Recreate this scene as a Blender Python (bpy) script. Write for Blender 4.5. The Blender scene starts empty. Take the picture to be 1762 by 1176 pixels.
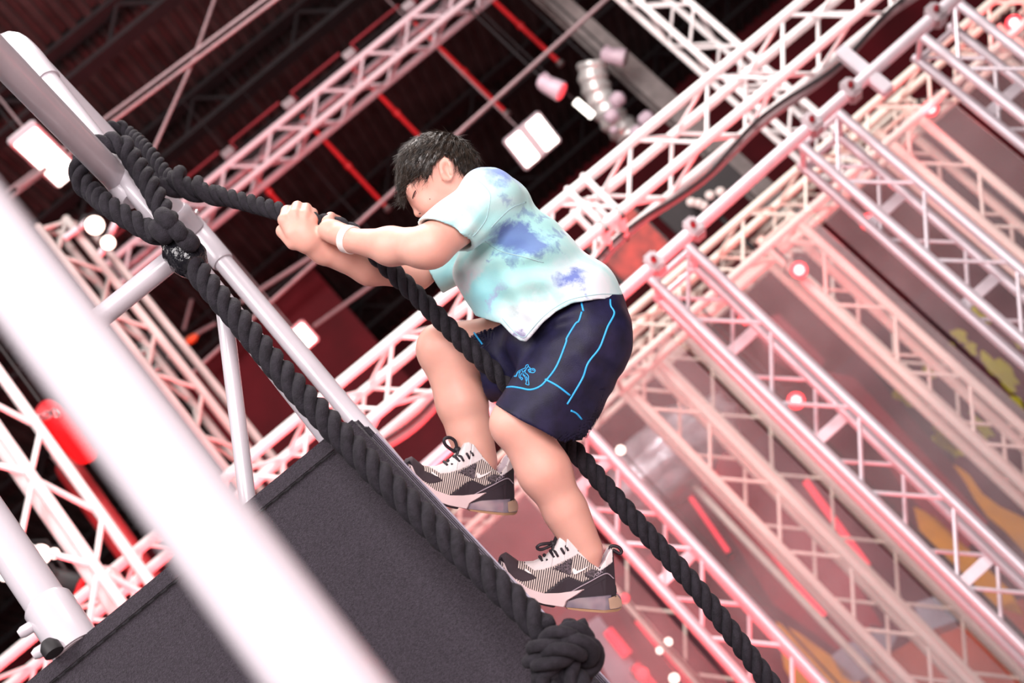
import bpy, bmesh, math, random
import numpy as np
from mathutils import Matrix, Vector
from mathutils.bvhtree import BVHTree
random.seed(7); np.random.seed(7)
scene = bpy.context.scene
COL = scene.collection

# ------------------------------------------------------------------ camera
FPX = 2447.0                                   # focal length in pixels of the 1762x1176 frame
ZEN = np.array([-3189.0, -3798.0]); CEN = np.array([881.0, 588.0])   # image point where all verticals meet
_r = ZEN - CEN; _D = np.hypot(*_r); PITCH = math.atan2(FPX, _D); _a = -_r / _D
FW = np.array([0, math.cos(PITCH), math.sin(PITCH)])
UP0 = np.array([0, -math.sin(PITCH), math.cos(PITCH)]); RT0 = np.array([1.0, 0, 0])
CR = _a[1] * RT0 - _a[0] * UP0
CU = _a[0] * RT0 + _a[1] * UP0
CAM = np.array([0.0, 0.0, 1.6])
cam_d = bpy.data.cameras.new('camera'); cam = bpy.data.objects.new('camera', cam_d); COL.objects.link(cam)
ROT = Matrix((Vector(CR), Vector(CU), Vector(-FW))).transposed()
cam.matrix_world = Matrix.Translation(Vector(CAM)) @ ROT.to_4x4()
cam_d.sensor_width = 36.0; cam_d.lens = 36.0 * FPX / 1762.0
cam_d.clip_start = 0.05; cam_d.clip_end = 200
cam_d.dof.use_dof = True; cam_d.dof.focus_distance = 2.72; cam_d.dof.aperture_fstop = 3.5
scene.camera = cam

# ------------------------------------------------------------------ view + world + lights
scene.view_settings.view_transform = 'Standard'; scene.view_settings.look = 'None'
scene.view_settings.gamma = 1.0; scene.view_settings.use_curve_mapping = False
scene.view_settings.exposure = 0.02
world = bpy.data.worlds.new('hall_air'); scene.world = world; world.use_nodes = True
bg = world.node_tree.nodes['Background']; bg.inputs[0].default_value = (0.62, 0.40, 0.42, 1); bg.inputs[1].default_value = 0.16

def area(name, loc, target, size, power, col, size_y=None):
    l = bpy.data.lights.new(name, 'AREA'); l.energy = power; l.color = col; l.size = size
    if size_y: l.shape = 'RECTANGLE'; l.size_y = size_y
    if name.startswith('red') and power > 100: l.spread = math.radians(85)
    o = bpy.data.objects.new(name, l); COL.objects.link(o); o.location = loc
    o.rotation_euler = (Vector(target) - Vector(loc)).to_track_quat('-Z', 'Y').to_euler()
    return o
def spot(name, loc, target, power, col, angle=60, size=0.15):
    l = bpy.data.lights.new(name, 'SPOT'); l.energy = power; l.color = col; l.spot_size = math.radians(angle); l.spot_blend = 0.6; l.shadow_soft_size = size
    o = bpy.data.objects.new(name, l); COL.objects.link(o); o.location = loc
    o.rotation_euler = (Vector(target) - Vector(loc)).to_track_quat('-Z', 'Y').to_euler()
    return o
area('unseen_white_light', (-2.4, -2.4, 6.6), (0, 2.8, 2.9), 3.2, 400, (1.0, 0.94, 0.94))  # unseen soft key light added behind the camera, aimed at the climber
area('unseen_white_light', (1.2, -3.2, 3.0), (0.15, 2.8, 2.6), 2.6, 380, (1.0, 0.93, 0.93))  # unseen low fill added behind the camera to brighten legs and shoes
area('unseen_white_light', (3.2, 0.8, 7.6), (0.6, 3.4, 2.4), 2.6, 200, (1.0, 0.92, 0.90))  # this and the next two: unseen overhead lights for further high bay rows
area('unseen_white_light', (1.8, 4.4, 8.4), (2.0, 7.5, 3.0), 3.0, 470, (1.0, 0.93, 0.90))
area('unseen_white_light', (-3.0, 3.6, 8.6), (-1.5, 7.0, 4.0), 2.5, 100, (1.0, 0.94, 0.90))
area('red_floor_wash', (0.9, 1.2, 0.2), (0.0, 3.0, 3.2), 2.6, 22, (1.0, 0.36, 0.32))
area('red_floor_wash', (-0.9, 6.0, 0.6), (-0.5, 6.5, 4.6), 1.8, 170, (1.0, 0.06, 0.07), 1.0)
area('red_floor_wash', (2.6, 7.3, 0.6), (2.3, 7.9, 4.4), 1.6, 24, (1.0, 0.10, 0.14), 1.0)
area('red_floor_wash', (-1.9, 4.6, 1.2), (-1.7, 5.6, 4.6), 0.9, 130, (1.0, 0.05, 0.07))

# ------------------------------------------------------------------ projection helpers (pixel of the 1762x1176 frame + depth -> place)
def P(x, y, d):
    return CAM + d * (FW + (x - 881) / FPX * CR - (y - 588) / FPX * CU)
def HZ(p0, d, q):                                # level line: second point at the height of the first
    A = P(p0[0], p0[1], d); k = P(q[0], q[1], 1) - CAM
    return A, CAM + (A[2] - CAM[2]) / k[2] * k
YAW = math.radians(5.0)
AX = np.array([math.cos(YAW), math.sin(YAW), 0]); AY = np.array([-math.sin(YAW), math.cos(YAW), 0]); AZ = np.array([0, 0, 1.0])

# ------------------------------------------------------------------ materials
def nt(name):
    m = bpy.data.materials.new(name); m.use_nodes = True
    t = m.node_tree; b = t.nodes['Principled BSDF']
    return m, t, b
def N(t, typ, **kw):
    n = t.nodes.new(typ)
    for k, v in kw.items():
        if k.startswith('i_'): n.inputs[k[2:].replace('_', ' ')].default_value = v
        else: setattr(n, k, v)
    return n
def ramp(t, stops):
    n = t.nodes.new('ShaderNodeValToRGB'); e = n.color_ramp.elements
    while len(e) < len(stops): e.new(0.5)
    for el, (p, c) in zip(e, stops): el.position = p; el.color = (*c, 1) if len(c) == 3 else c
    return n
def c4(c): return (*c, 1)
def simple(name, col, rough=0.5, metal=0.0, var=0.06, scale=12, bump=0.0, bscale=60, coat=0.0, spec=0.5, sheen=0.0):
    m, t, b = nt(name); L = t.links
    tc = N(t, 'ShaderNodeTexCoord'); nz = N(t, 'ShaderNodeTexNoise'); nz.inputs['Scale'].default_value = scale; nz.inputs['Detail'].default_value = 4
    L.new(tc.outputs['Object'], nz.inputs['Vector'])
    lo = tuple(max(0, x * (1 - var * 2)) for x in col); hi = tuple(min(1, x * (1 + var)) for x in col)
    r = ramp(t, [(0.3, lo), (0.65, hi)]); L.new(nz.outputs['Fac'], r.inputs['Fac']); L.new(r.outputs['Color'], b.inputs['Base Color'])
    b.inputs['Roughness'].default_value = rough; b.inputs['Metallic'].default_value = metal
    b.inputs['Specular IOR Level'].default_value = spec
    if coat: b.inputs['Coat Weight'].default_value = coat; b.inputs['Coat Roughness'].default_value = 0.1
    if sheen: b.inputs['Sheen Weight'].default_value = sheen; b.inputs['Sheen Roughness'].default_value = 0.5
    if bump:
        n2 = N(t, 'ShaderNodeTexNoise'); n2.inputs['Scale'].default_value = bscale; n2.inputs['Detail'].default_value = 3
        L.new(tc.outputs['Object'], n2.inputs['Vector'])
        bp = N(t, 'ShaderNodeBump'); bp.inputs['Strength'].default_value = bump; bp.inputs['Distance'].default_value = 0.004
        L.new(n2.outputs['Fac'], bp.inputs['Height']); L.new(bp.outputs['Normal'], b.inputs['Normal'])
    return m
def glow(name, col, strength):
    m, t, b = nt(name); b.inputs['Base Color'].default_value = c4(col); b.inputs['Emission Color'].default_value = c4(col); b.inputs['Emission Strength'].default_value = strength
    return m
M = {}
M['pipe'] = simple('white_gloss_pipe', (0.60, 0.555, 0.60), 0.28, coat=0.35, var=0.02)
M['truss'] = simple('white_truss_paint', (0.84, 0.79, 0.79), 0.38, var=0.03)
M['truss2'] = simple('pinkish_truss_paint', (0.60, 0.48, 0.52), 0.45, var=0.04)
M['alu'] = simple('satin_aluminium', (0.64, 0.585, 0.63), 0.36, metal=0.35, var=0.04)
M['beige'] = simple('cream_truss_paint', (0.80, 0.72, 0.64), 0.5, var=0.05)
M['rope'] = simple('black_rope_fibre', (0.018, 0.015, 0.021), 0.8, var=0.2, scale=90, bump=0.5, bscale=420, sheen=0.03, spec=0.25)
M['tape'] = simple('black_gloss_tape', (0.012, 0.012, 0.016), 0.16, var=0.2, bump=0.9, bscale=70)
M['carpet'] = simple('charcoal_carpet', (0.038, 0.031, 0.042), 0.95, var=0.22, scale=260, bump=0.8, bscale=520, sheen=0.35, spec=0.1)
M['stitch'] = simple('black_stitch', (0.008, 0.007, 0.009), 0.9)
M['board'] = simple('lilac_gloss_board', (0.26, 0.22, 0.30), 0.38, coat=0.0, var=0.03)
M['black'] = simple('matt_black', (0.015, 0.013, 0.015), 0.6)
M['steel'] = simple('bright_steel', (0.72, 0.70, 0.70), 0.3, metal=0.9, var=0.05)
M['clamp'] = simple('dull_clamp_steel', (0.42, 0.36, 0.38), 0.4, metal=0.6, var=0.1)
M['red'] = simple('red_vinyl', (0.70, 0.02, 0.03), 0.45, var=0.08)
M['redpipe'] = simple('red_sprinkler_paint', (0.62, 0.015, 0.02), 0.4, var=0.1)
M['ceil'] = simple('dark_metal_deck', (0.040, 0.034, 0.034), 0.7, var=0.25, scale=3)
M['beam'] = simple('dark_joist_paint', (0.012, 0.008, 0.010), 0.7, var=0.2)
M['greybeam'] = simple('grey_steel_column', (0.20, 0.17, 0.165), 0.7, var=0.1)
M['conduit'] = simple('conduit_grey', (0.24, 0.165, 0.175), 0.5, var=0.08)
M['redwall'] = simple('deep_red_wall', (0.17, 0.006, 0.014), 0.8, var=0.2, scale=1.5)
M['redban'] = simple('deep_red_banner', (0.17, 0.006, 0.014), 0.75, var=0.15, scale=2)
M['duct'] = simple('silver_duct_foil', (0.80, 0.80, 0.78), 0.35, metal=0.5, var=0.15, scale=6, bump=0.6, bscale=14)
M['concrete'] = simple('grey_mat_floor', (0.34, 0.30, 0.30), 0.7, var=0.2)
M['lamp'] = glow('lamp_white', (1.0, 0.94, 0.86), 3.2)
M['lamp_warm'] = glow('lamp_warm', (1.0, 0.85, 0.72), 4)
M['lamp_red'] = glow('lamp_red', (1.0, 0.06, 0.08), 1.3)
M['lamp_redcore'] = glow('lamp_pink_core', (1.0, 0.55, 0.52), 4)
M['reflect_streak'] = glow('red_reflection_glow', (1.0, 0.05, 0.08), 1.2)  # glow that imitates red reflections, not a lamp

# ------------------------------------------------------------------ mesh helpers
def mesh(name, verts, faces, sharp=None, smooth=True):
    me = bpy.data.meshes.new(name); me.from_pydata([tuple(map(float, v)) for v in verts], [], [tuple(map(int, f)) for f in faces]); me.update()
    if smooth:
        me.polygons.foreach_set('use_smooth', [True] * len(me.polygons))
        if sharp is not None: me.set_sharp_from_angle(angle=math.radians(sharp))
    return me
def mesh_np(name, V, Fq):
    me = bpy.data.meshes.new(name); V = np.asarray(V, np.float32); Fq = np.asarray(Fq, np.int32)
    me.vertices.add(len(V)); me.vertices.foreach_set('co', V.ravel())
    k = Fq.shape[1]; me.loops.add(Fq.size); me.loops.foreach_set('vertex_index', Fq.ravel())
    me.polygons.add(len(Fq)); me.polygons.foreach_set('loop_start', np.arange(0, Fq.size, k, dtype=np.int32))
    me.polygons.foreach_set('loop_total', np.full(len(Fq), k, np.int32)); me.polygons.foreach_set('use_smooth', np.ones(len(Fq), bool))
    me.update(calc_edges=True); me.validate(); return me
def tagit(o, label=None, cat=None, group=None, kind=None):
    if label: o['label'] = label
    if cat: o['category'] = cat
    if group: o['group'] = group
    if kind: o['kind'] = kind
    return o
def link(name, me, mat, parent=None, mtx=None):
    o = bpy.data.objects.new(name, me); COL.objects.link(o)
    if mat is not None and me is not None and not me.materials: me.materials.append(mat)
    if parent is not None: o.parent = parent
    if mtx is not None: o.matrix_local = mtx
    return o
def thing(name, loc, label, cat, group=None, kind=None):
    o = bpy.data.objects.new(name, None); COL.objects.link(o); o.location = tuple(loc); o.empty_display_size = 0.1
    return tagit(o, label, cat, group, kind)
def part(root, name, vf, mat, sharp=40):         # vf in world coordinates; root is an unrotated Empty
    v, f = vf; off = np.array(root_loc(root))
    return link(name, mesh(name, [np.asarray(p) - off for p in v], f, sharp), mat, root)
def root_loc(o):
    p = np.array(o.location)
    if o.parent: p = p + root_loc(o.parent)
    return p
def solo(name, vf, mat, label, cat, group=None, kind=None, sharp=40, base=None):
    v, f = vf; v = np.array(v, float); loc = v.mean(0) if base is None else np.array(base)
    o = link(name, mesh(name, v - loc, f, sharp), mat); o.location = tuple(loc)
    return tagit(o, label, cat, group, kind)
def merge(*vfs):
    V, F_ = [], []
    for v, f in vfs:
        n = len(V); V += [np.asarray(p, float) for p in v]; F_ += [tuple(i + n for i in q) for q in f]
    return V, F_
def frames(pts):
    pts = np.asarray(pts, float); T = np.gradient(pts, axis=0); T /= np.linalg.norm(T, axis=1)[:, None] + 1e-12
    ref = np.array([0, 0, 1.0]) if abs(T[0][2]) < 0.9 else np.array([1.0, 0, 0])
    n = np.cross(T[0], ref); n /= np.linalg.norm(n); Ns = [n]
    for i in range(1, len(pts)):
        n = Ns[-1] - T[i] * (Ns[-1] @ T[i]); n /= np.linalg.norm(n); Ns.append(n)
    Ns = np.array(Ns); return T, Ns, np.cross(T, Ns)
def tube(pts, r, n=16, caps=True, closed=False, squash=1.0):
    pts = np.asarray(pts, float); T, A, B = frames(pts); r = np.broadcast_to(r, (len(pts),))
    ang = np.arange(n) * 2 * math.pi / n; V = []
    for p, a, b, rr in zip(pts, A, B, r):
        for t in ang: V.append(p + rr * (math.cos(t) * a + squash * math.sin(t) * b))
    Fc = []; m = len(pts)
    for i in range(m - 1 + (1 if closed else 0)):
        j = (i + 1) % m
        for k in range(n): Fc.append((i * n + k, i * n + (k + 1) % n, j * n + (k + 1) % n, j * n + k))
    if caps and not closed:
        Fc.append(tuple(range(n - 1, -1, -1))); Fc.append(tuple((m - 1) * n + k for k in range(n)))
    return V, Fc
def rod(a, b, r, n=16): return tube([a, b], r, n)
def box(c, ex, ey, ez, hx, hy, hz):              # oriented box, half sizes, with a small bevel-less shape
    c, ex, ey, ez = map(np.asarray, (c, ex, ey, ez)); V = []
    for sx in (-1, 1):
        for sy in (-1, 1):
            for sz in (-1, 1): V.append(c + ex * hx * sx + ey * hy * sy + ez * hz * sz)
    return V, [(0, 1, 3, 2), (4, 6, 7, 5), (0, 4, 5, 1), (2, 3, 7, 6), (0, 2, 6, 4), (1, 5, 7, 3)]
def bbox(c, ex, ey, ez, hx, hy, hz, bev=0.006):  # bevelled oriented box
    bm = bmesh.new(); v, f = box((0, 0, 0), (1, 0, 0), (0, 1, 0), (0, 0, 1), hx, hy, hz)
    vs = [bm.verts.new(p) for p in v]
    for q in f: bm.faces.new([vs[i] for i in q])
    bmesh.ops.recalc_face_normals(bm, faces=bm.faces)
    bmesh.ops.bevel(bm, geom=list(bm.edges), offset=min(bev, hx * .9, hy * .9, hz * .9), segments=2, affect='EDGES')
    c, ex, ey, ez = map(np.asarray, (c, ex, ey, ez))
    bm.verts.index_update(); V = [c + ex * p.co.x + ey * p.co.y + ez * p.co.z for p in bm.verts]; F_ = [tuple(x.index for x in q.verts) for q in bm.faces]
    bm.free(); return V, F_
def lathe(a, b, prof, n=20):                     # prof: (t along a->b 0..1, radius)
    a, b = np.asarray(a, float), np.asarray(b, float); d = b - a; T = d / np.linalg.norm(d)
    ref = np.array([0, 0, 1.0]) if abs(T[2]) < .9 else np.array([1.0, 0, 0]); A = np.cross(T, ref); A /= np.linalg.norm(A); B = np.cross(T, A)
    V = [a + d * t + r * (math.cos(2 * math.pi * k / n) * A + math.sin(2 * math.pi * k / n) * B) for t, r in prof for k in range(n)]
    m = len(prof); Fc = [(i * n + k, i * n + (k + 1) % n, (i + 1) * n + (k + 1) % n, (i + 1) * n + k) for i in range(m - 1) for k in range(n)]
    Fc.append(tuple(range(n - 1, -1, -1))); Fc.append(tuple((m - 1) * n + k for k in range(n))); return V, Fc
def spline(pts, step=0.01):                      # Catmull-Rom through the points, resampled evenly
    p = np.asarray(pts, float); q = np.vstack([2 * p[0] - p[1], p, 2 * p[-1] - p[-2]]); out = []
    for i in range(1, len(q) - 2):
        for t in np.linspace(0, 1, 24, endpoint=False):
            a, b, c, d = q[i - 1], q[i], q[i + 1], q[i + 2]
            out.append(.5 * ((2 * b) + (c - a) * t + (2 * a - 5 * b + 4 * c - d) * t * t + (-a + 3 * b - 3 * c + d) * t ** 3))
    out.append(p[-1]); out = np.array(out); s = np.r_[0, np.cumsum(np.linalg.norm(np.diff(out, axis=0), axis=1))]
    m = max(2, int(s[-1] / step) + 1); u = np.linspace(0, s[-1], m)
    return np.stack([np.interp(u, s, out[:, i]) for i in range(3)], 1)

# ------------------------------------------------------------------ trusses
_rodcache = {}
def unit_rod(r, n):
    k = (round(r, 4), n)
    if k not in _rodcache:
        v, f = rod((0, 0, 0), (0, 0, 1), r, n); _rodcache[k] = mesh('truss_rod', v, f, 40)
    return _rodcache[k]
def rod_mtx(a, b):
    a, b = np.asarray(a, float), np.asarray(b, float); d = b - a; l = np.linalg.norm(d); T = d / l
    ref = np.array([0, 0, 1.0]) if abs(T[2]) < .9 else np.array([1.0, 0, 0]); A = np.cross(ref, T); A /= np.linalg.norm(A); B = np.cross(T, A)
    m = Matrix.Identity(4)
    for i in range(3): m[i][0] = A[i]; m[i][1] = B[i]; m[i][2] = d[i]; m[i][3] = a[i]
    return m
def rodpart(root, name, a, b, r, mat, n=12):
    me = unit_rod(r, n); key = me.name + mat.name
    if key not in _rodcache: c = me.copy(); c.materials.append(mat); _rodcache[key] = c
    o = link(name, _rodcache[key], None, root); off = root_loc(root)
    o.matrix_local = Matrix.Translation(Vector(-off)) @ rod_mtx(a, b); return o
def box_truss(A, B, e1, e2, w1, w2, label, mat, group=None, chord=0.025, web=0.010, bay=0.25, cat='truss', ends=True, faces=(0, 1, 2, 3), phase=0):
    """A,B: axis of one chord (corner e1=0,e2=0); e1,e2 unit directions of the square section"""
    A, B, e1, e2 = [np.asarray(x, float) for x in (A, B, e1, e2)]
    d = B - A; l = np.linalg.norm(d); T = d / l
    root = thing('lighting_truss', A if A[2] < B[2] else B, label, cat, group)
    cor = [np.zeros(3), e1 * w1, e1 * w1 + e2 * w2, e2 * w2]
    for c in cor: rodpart(root, 'chord', A + c, B + c, chord, mat, 16)
    nb = max(1, int(round(l / bay))); st = l / nb
    for fi in faces:
        c0, c1 = cor[fi], cor[(fi + 1) % 4]
        for i in range(nb):
            a, b = (c0, c1) if (i + fi + phase) % 2 == 0 else (c1, c0)
            rodpart(root, 'brace', A + a + T * st * (i + .04), A + b + T * st * (i + .96), web, mat, 8)
    if ends:
        for e in (A + T * 0.03, B - T * 0.03):
            for i in range(4): rodpart(root, 'end_bar', e + cor[i], e + cor[(i + 1) % 4], 0.016, mat, 8)
    return root

# ------------------------------------------------------------------ the hall (setting)
CEIL = 9.6; WALLV = 16.6
def W(u, v, z): return AX * u + AY * v + AZ * z
def uvz(p): p = np.asarray(p); return float(p @ AX), float(p @ AY), float(p[2])
def on_v(x, y, v):                               # pixel ray met with the upright plane v = const
    k = P(x, y, 1) - CAM; return CAM + k * ((v - CAM @ AY) / (k @ AY))
def on_z(x, y, z):
    k = P(x, y, 1) - CAM; return CAM + k * ((z - CAM[2]) / k[2])
fl = solo('floor', box(W(0, 7, -0.1), AX, AY, AZ, 14, 14, 0.1), M['concrete'], 'grey matted hall floor', 'floor', kind='structure')
prof = [(0, 0), (0.055, 0), (0.075, 0.05), (0.13, 0.05), (0.15, 0)]
pts = []; u = -13.0
while u < 13.5:
    for a, b in prof[:-1]: pts.append((u + a, b))
    u += 0.15
V = []; Fc = []
for (a, b) in pts: V += [W(a, -3, CEIL + b), W(a, WALLV + .3, CEIL + b)]
for i in range(len(pts) - 1): Fc.append((2 * i, 2 * i + 1, 2 * i + 3, 2 * i + 2))
n0 = len(V); V += [W(-13, -3, CEIL + .2), W(-13, WALLV + .3, CEIL + .2), W(13.6, -3, CEIL + .2), W(13.6, WALLV + .3, CEIL + .2)]; Fc.append((n0, n0 + 2, n0 + 3, n0 + 1))
solo('ceiling', (V, Fc), M['ceil'], 'dark corrugated metal roof deck', 'ceiling', kind='structure', sharp=20)
solo('wall_back', box(W(0, WALLV + .15, 4.8), AX, AY, AZ, 14, 0.15, 4.9), M['redwall'], 'deep red far wall of the hall', 'wall', kind='structure')
solo('wall_left', box(W(-13.2, 7, 4.8), AX, AY, AZ, 0.15, 10, 4.9), M['beam'], 'black side wall of the hall', 'wall', kind='structure')
solo('wall_right', box(W(13.8, 7, 4.8), AX, AY, AZ, 0.15, 10, 4.9), M['beam'], 'black side wall opposite', 'wall', kind='structure')
bpx = [(185, 66), (470, 88), (700, 60), (860, 150)]
vs = sorted({round(uvz(on_z(x, y, CEIL - .2))[1], 1) for x, y in bpx} | {15.4})
for i, v in enumerate(vs):
    r = thing('roof_joist', W(0, v, CEIL - .36), '%s dark steel roof joist counted from the camera under the metal deck' % ['first', 'second', 'third', 'fourth', 'fifth', 'sixth', 'seventh', 'eighth', 'ninth', 'tenth'][i], 'roof beam', 'roof joists')
    part(r, 'bottom_flange', box(W(0, v, CEIL - .34), AX, AY, AZ, 12.5, .07, .02), M['beam'])
    part(r, 'top_flange', box(W(0, v, CEIL - .02), AX, AY, AZ, 12.5, .07, .02), M['beam'])
    for k in range(-8, 9):
        rodpart(r, 'web_bar', W(k * 1.2, v, CEIL - .33), W(k * 1.2 + .3, v, CEIL - .03), .018, M['beam'], 6)
        rodpart(r, 'web_bar', W(k * 1.2 + .3, v, CEIL - .03), W(k * 1.2 + .6, v, CEIL - .33), .018, M['beam'], 6)

# ------------------------------------------------------------------ main horizontal truss behind the climber, its joint, tower at its end
A1, B1 = HZ((300, 895), 6.45, (1383, 0)); d1 = (B1 - A1) / np.linalg.norm(B1 - A1); n1 = np.array([-d1[1], d1[0], 0])
A1x = A1 - d1 * 1.9; B1x = B1 + d1 * 1.1
t1 = box_truss(A1x - AZ * .24, B1x - AZ * .24, n1, AZ, .24, .24, 'long white box truss running level right behind the climber', M['truss'])
s0 = np.linalg.norm(P(990, 330, 6.85) - A1)
for k, s in enumerate((s0 - .05, s0 + .05)):
    c = A1 + d1 * s
    part(t1, 'coupler_plate', bbox(c - AZ * .12, d1, AZ, n1, .014, .15, .03), M['truss'])
    part(t1, 'coupler_plate', bbox(c - AZ * .12 + n1 * .24, d1, AZ, n1, .014, .15, .03), M['truss'])
    part(t1, 'coupler_plate', bbox(c - AZ * .24 + n1 * .12, d1, n1, AZ, .014, .15, .03), M['truss'])
cb = []
for s in np.linspace(0.2, np.linalg.norm(B1x - A1) - .2, 26): cb.append(A1 + d1 * s - AZ * (.285 + .025 * math.sin(s * 7)) + n1 * .17)
solo('power_cable', tube(spline(cb, .05), .012, 8), M['black'], 'black power cable slung beneath the long white truss', 'cable')
cb = [p + n1 * .05 + AZ * .012 * math.sin(i) for i, p in enumerate(cb)]
solo('power_cable', tube(spline(cb, .05), .016, 8), M['conduit'], 'thicker pinkish grey cable slung beneath the long white truss', 'cable')

# truss high on the left with a cable rail above it
A2, B2 = HZ((450, 322), 11.3, (838, 4)); d2 = (B2 - A2) / np.linalg.norm(B2 - A2); n2 = np.array([-d2[1], d2[0], 0])
A2 = A2 - n2 * .2; B2 = B2 - n2 * .2; A2x = A2 - d2 * 1.3; B2x = B2 + d2 * .6
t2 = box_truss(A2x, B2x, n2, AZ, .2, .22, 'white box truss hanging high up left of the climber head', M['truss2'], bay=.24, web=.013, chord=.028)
L2 = np.linalg.norm(B2x - A2x); off = AZ * .36 + n2 * -.02
rl = thing('cable_rail', A2x + off, 'thin dark red rail running above the high left truss', 'rail')
for i in range(int(L2 / .62)):
    a = A2x + d2 * (i * .62 + .1) + off; b = a + d2 * .5
    part(rl, 'rail_bar', rod(a, b, .012, 8), M['redban']); part(rl, 'standoff', rod(a, a - AZ * .09, .01, 8), M['redban'])
    part(rl, 'clamp', bbox(b + d2 * .05 - AZ * .07, d2, n2, AZ, .05, .03, .035), M['clamp'])

# vertical truss above the main truss
p = P(1096, 0, 10.0); tv = box_truss((p[0], p[1], 4.45), (p[0], p[1], 7.6), AX, AY, .24, .24, 'white upright box truss rising above the long truss near the top edge', M['truss'], bay=.25)

# tower at the left end of the main truss
p = P(24, 776, 6.1)
e1 = -AX * .87 - AY * .5; e2 = AX * .5 + AY * .87
tl = box_truss((p[0], p[1], 3.2), (p[0], p[1], 6.1), e1, e2, .19, .2, 'white upright truss with red lit webs at the lower left', M['truss'], bay=.27, web=.013, faces=(0, 3))
jc = P(186, 1000, 6.05)
part(tl, 'corner_node', bbox(jc, AX, AY, AZ, .05, .05, .05, .015), M['truss'])
for s in (-1, 1):
    part(tl, 'bolt', lathe(jc + AX * .03 * s - AY * .05, jc + AX * .03 * s - AY * .075, [(0, .014), (.8, .014), (1, .009)], 10), M['steel'])
# second tower, with black clamp plate
p = P(197, 483, 8.6); q = P(398, 748, 8.6)
tl2 = box_truss((p[0], p[1], 3.6), (p[0], p[1], 7.2), -AX * .8 - AY * .6, AX * .3 + AY * .95, .19, .19, 'greyish upright truss with black clamp plate left of the white posts', simple('weathered_grey_paint', (.40, .36, .345), .5, var=.12), bay=.26, chord=.028, web=.012, faces=(0, 1))
c = P(272, 612, 8.45)
part(tl2, 'clamp_plate', bbox(c, AX, AY, AZ, .11, .015, .16, .01), M['black'])
for du in (-.05, .06):
    for dz in (-.08, .07): part(tl2, 'bolt', lathe(c + AX * du + AZ * dz - AY * .015, c + AX * du + AZ * dz - AY * .05, [(0, .022), (.7, .022), (1, .012)], 8), M['steel'])
# upright arm with small spot lamps near the top of that tower
for (a, b) in [((112, 410), (160, 375)), ((172, 440), (200, 382))]: part(tl2, 'support_arm', rod(P(*a, 8.7), P(*b, 8.7), .022, 10), M['alu'])
def par_can(name, c, aim, r, l, label, lens, mat=None, group=None, hang=None):
    c = np.asarray(c, float); aim = np.asarray(aim, float); aim = aim / np.linalg.norm(aim)
    root = thing(name, c, label, 'lamp', group)
    part(root, 'housing', lathe(c - aim * l, c, [(0, r * .55), (.12, r * .8), (.7, r), (.95, r * 1.04), (1, r * 1.0)], 18), mat or M['black'])
    part(root, 'lens', lathe(c, c + aim * .012, [(0, r * .9), (.6, r * .88), (1, r * .6)], 18), lens)
    side = np.cross(aim, AZ); side /= np.linalg.norm(side) + 1e-9; back = c - aim * l * .5
    part(root, 'yoke', tube([back + side * r * 1.12, back + side * r * 1.15 + AZ * r * .9, back + AZ * r * 1.7, back - side * r * 1.15 + AZ * r * .9, back - side * r * 1.12], r * .1, 6), mat or M['black'])
    if hang is not None: part(root, 'pole' if hang < c[2] else 'drop_rod', rod(c - aim * l * .5 + AZ * (r * 1.65 if hang > c[2] else -r), (*(c - aim * l * .5)[:2], hang), .009, 6), M['black'])
    return root
par_can('spot_lamp', P(163, 388, 8.4), -AY * .8 - AZ * .6 + AX * .3, .06, .13, 'small warm white spot lamp above the greyish truss', M['lamp_warm'])
par_can('spot_lamp', P(186, 418, 8.4), -AY * .8 - AZ * .6, .045, .12, 'smaller warm spot lamp just below the other one', M['lamp_warm'])
par_can('stage_light', P(135, 1012, 6.5), -AZ * .8 + AX * .5 + AY * .3, .06, .2, 'black stage light beside the lower left truss node', M['red'])
for (x, y, d, r, lab) in [(70, 955, 7.2, .055, 'bright white lamp behind the lower left truss webs'), (93, 953, 7.6, .03, 'tiny white lamp right of the bright one'), (8, 990, 7.6, .035, 'white lamp at the left frame edge')]:
    par_can('hall_lamp', P(x, y, d), CAM - P(x, y, d), r, r * 1.6, lab, M['lamp'], hang=0.0)

# red bag on a chain and the red tube below it
c = P(78, 705, 7.0); e = P(150, 770, 7.3); ax_ = (e - c)
bag = thing('punch_bag', e, 'red padded cylinder hanging from a chain at the left', 'bag')
part(bag, 'body', lathe(c, e, [(0, .045), (.02, .066), (.06, .073), (.5, .085), (1, .10)], 28), M['red'])
part(bag, 'hanging_rod', rod(c + AZ * .05, c + AZ * (CEIL - c[2]), .006, 6), M['black']); part(bag, 'ring', tube([P(98 + 5 * math.cos(t), 712 + 6 * math.sin(t), 6.9) for t in np.linspace(0, 2 * math.pi, 14)], .008, 6), M['steel'])
cps = [P(33 + 62 * t, 706 + 14 * math.sin(math.pi * t), 6.92) for t in np.linspace(0, 1, 8)]
ch = thing('chain', cps[0], 'steel chain tied to the red padded cylinder', 'chain')
for i in range(7):
    a, b = cps[i], cps[i + 1]; m = (a + b) / 2; dd = (b - a) * .68; s = AZ * .018 if i % 2 else (AX * .6 - AY * .8) * .018
    part(ch, 'link', tube([m + dd * math.cos(t) * .8 + s * math.sin(t) for t in np.linspace(0, 2 * math.pi, 14)], .0065, 6), M['clamp'])
a = P(88, 765, 7.5); b = P(250, 1000, 7.3)
pt = thing('padded_tube', (a[0], a[1], 0), 'dark red upright padded tube below the red cylinder', 'tube')
part(pt, 'pad', lathe(a - AZ * .12, (a[0], a[1], 0.0), [(0, .03), (.005, .06), (.012, .068), (1, .068)], 24), simple('dark_red_vinyl', (.26, .008, .012), .5, var=.1))
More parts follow.
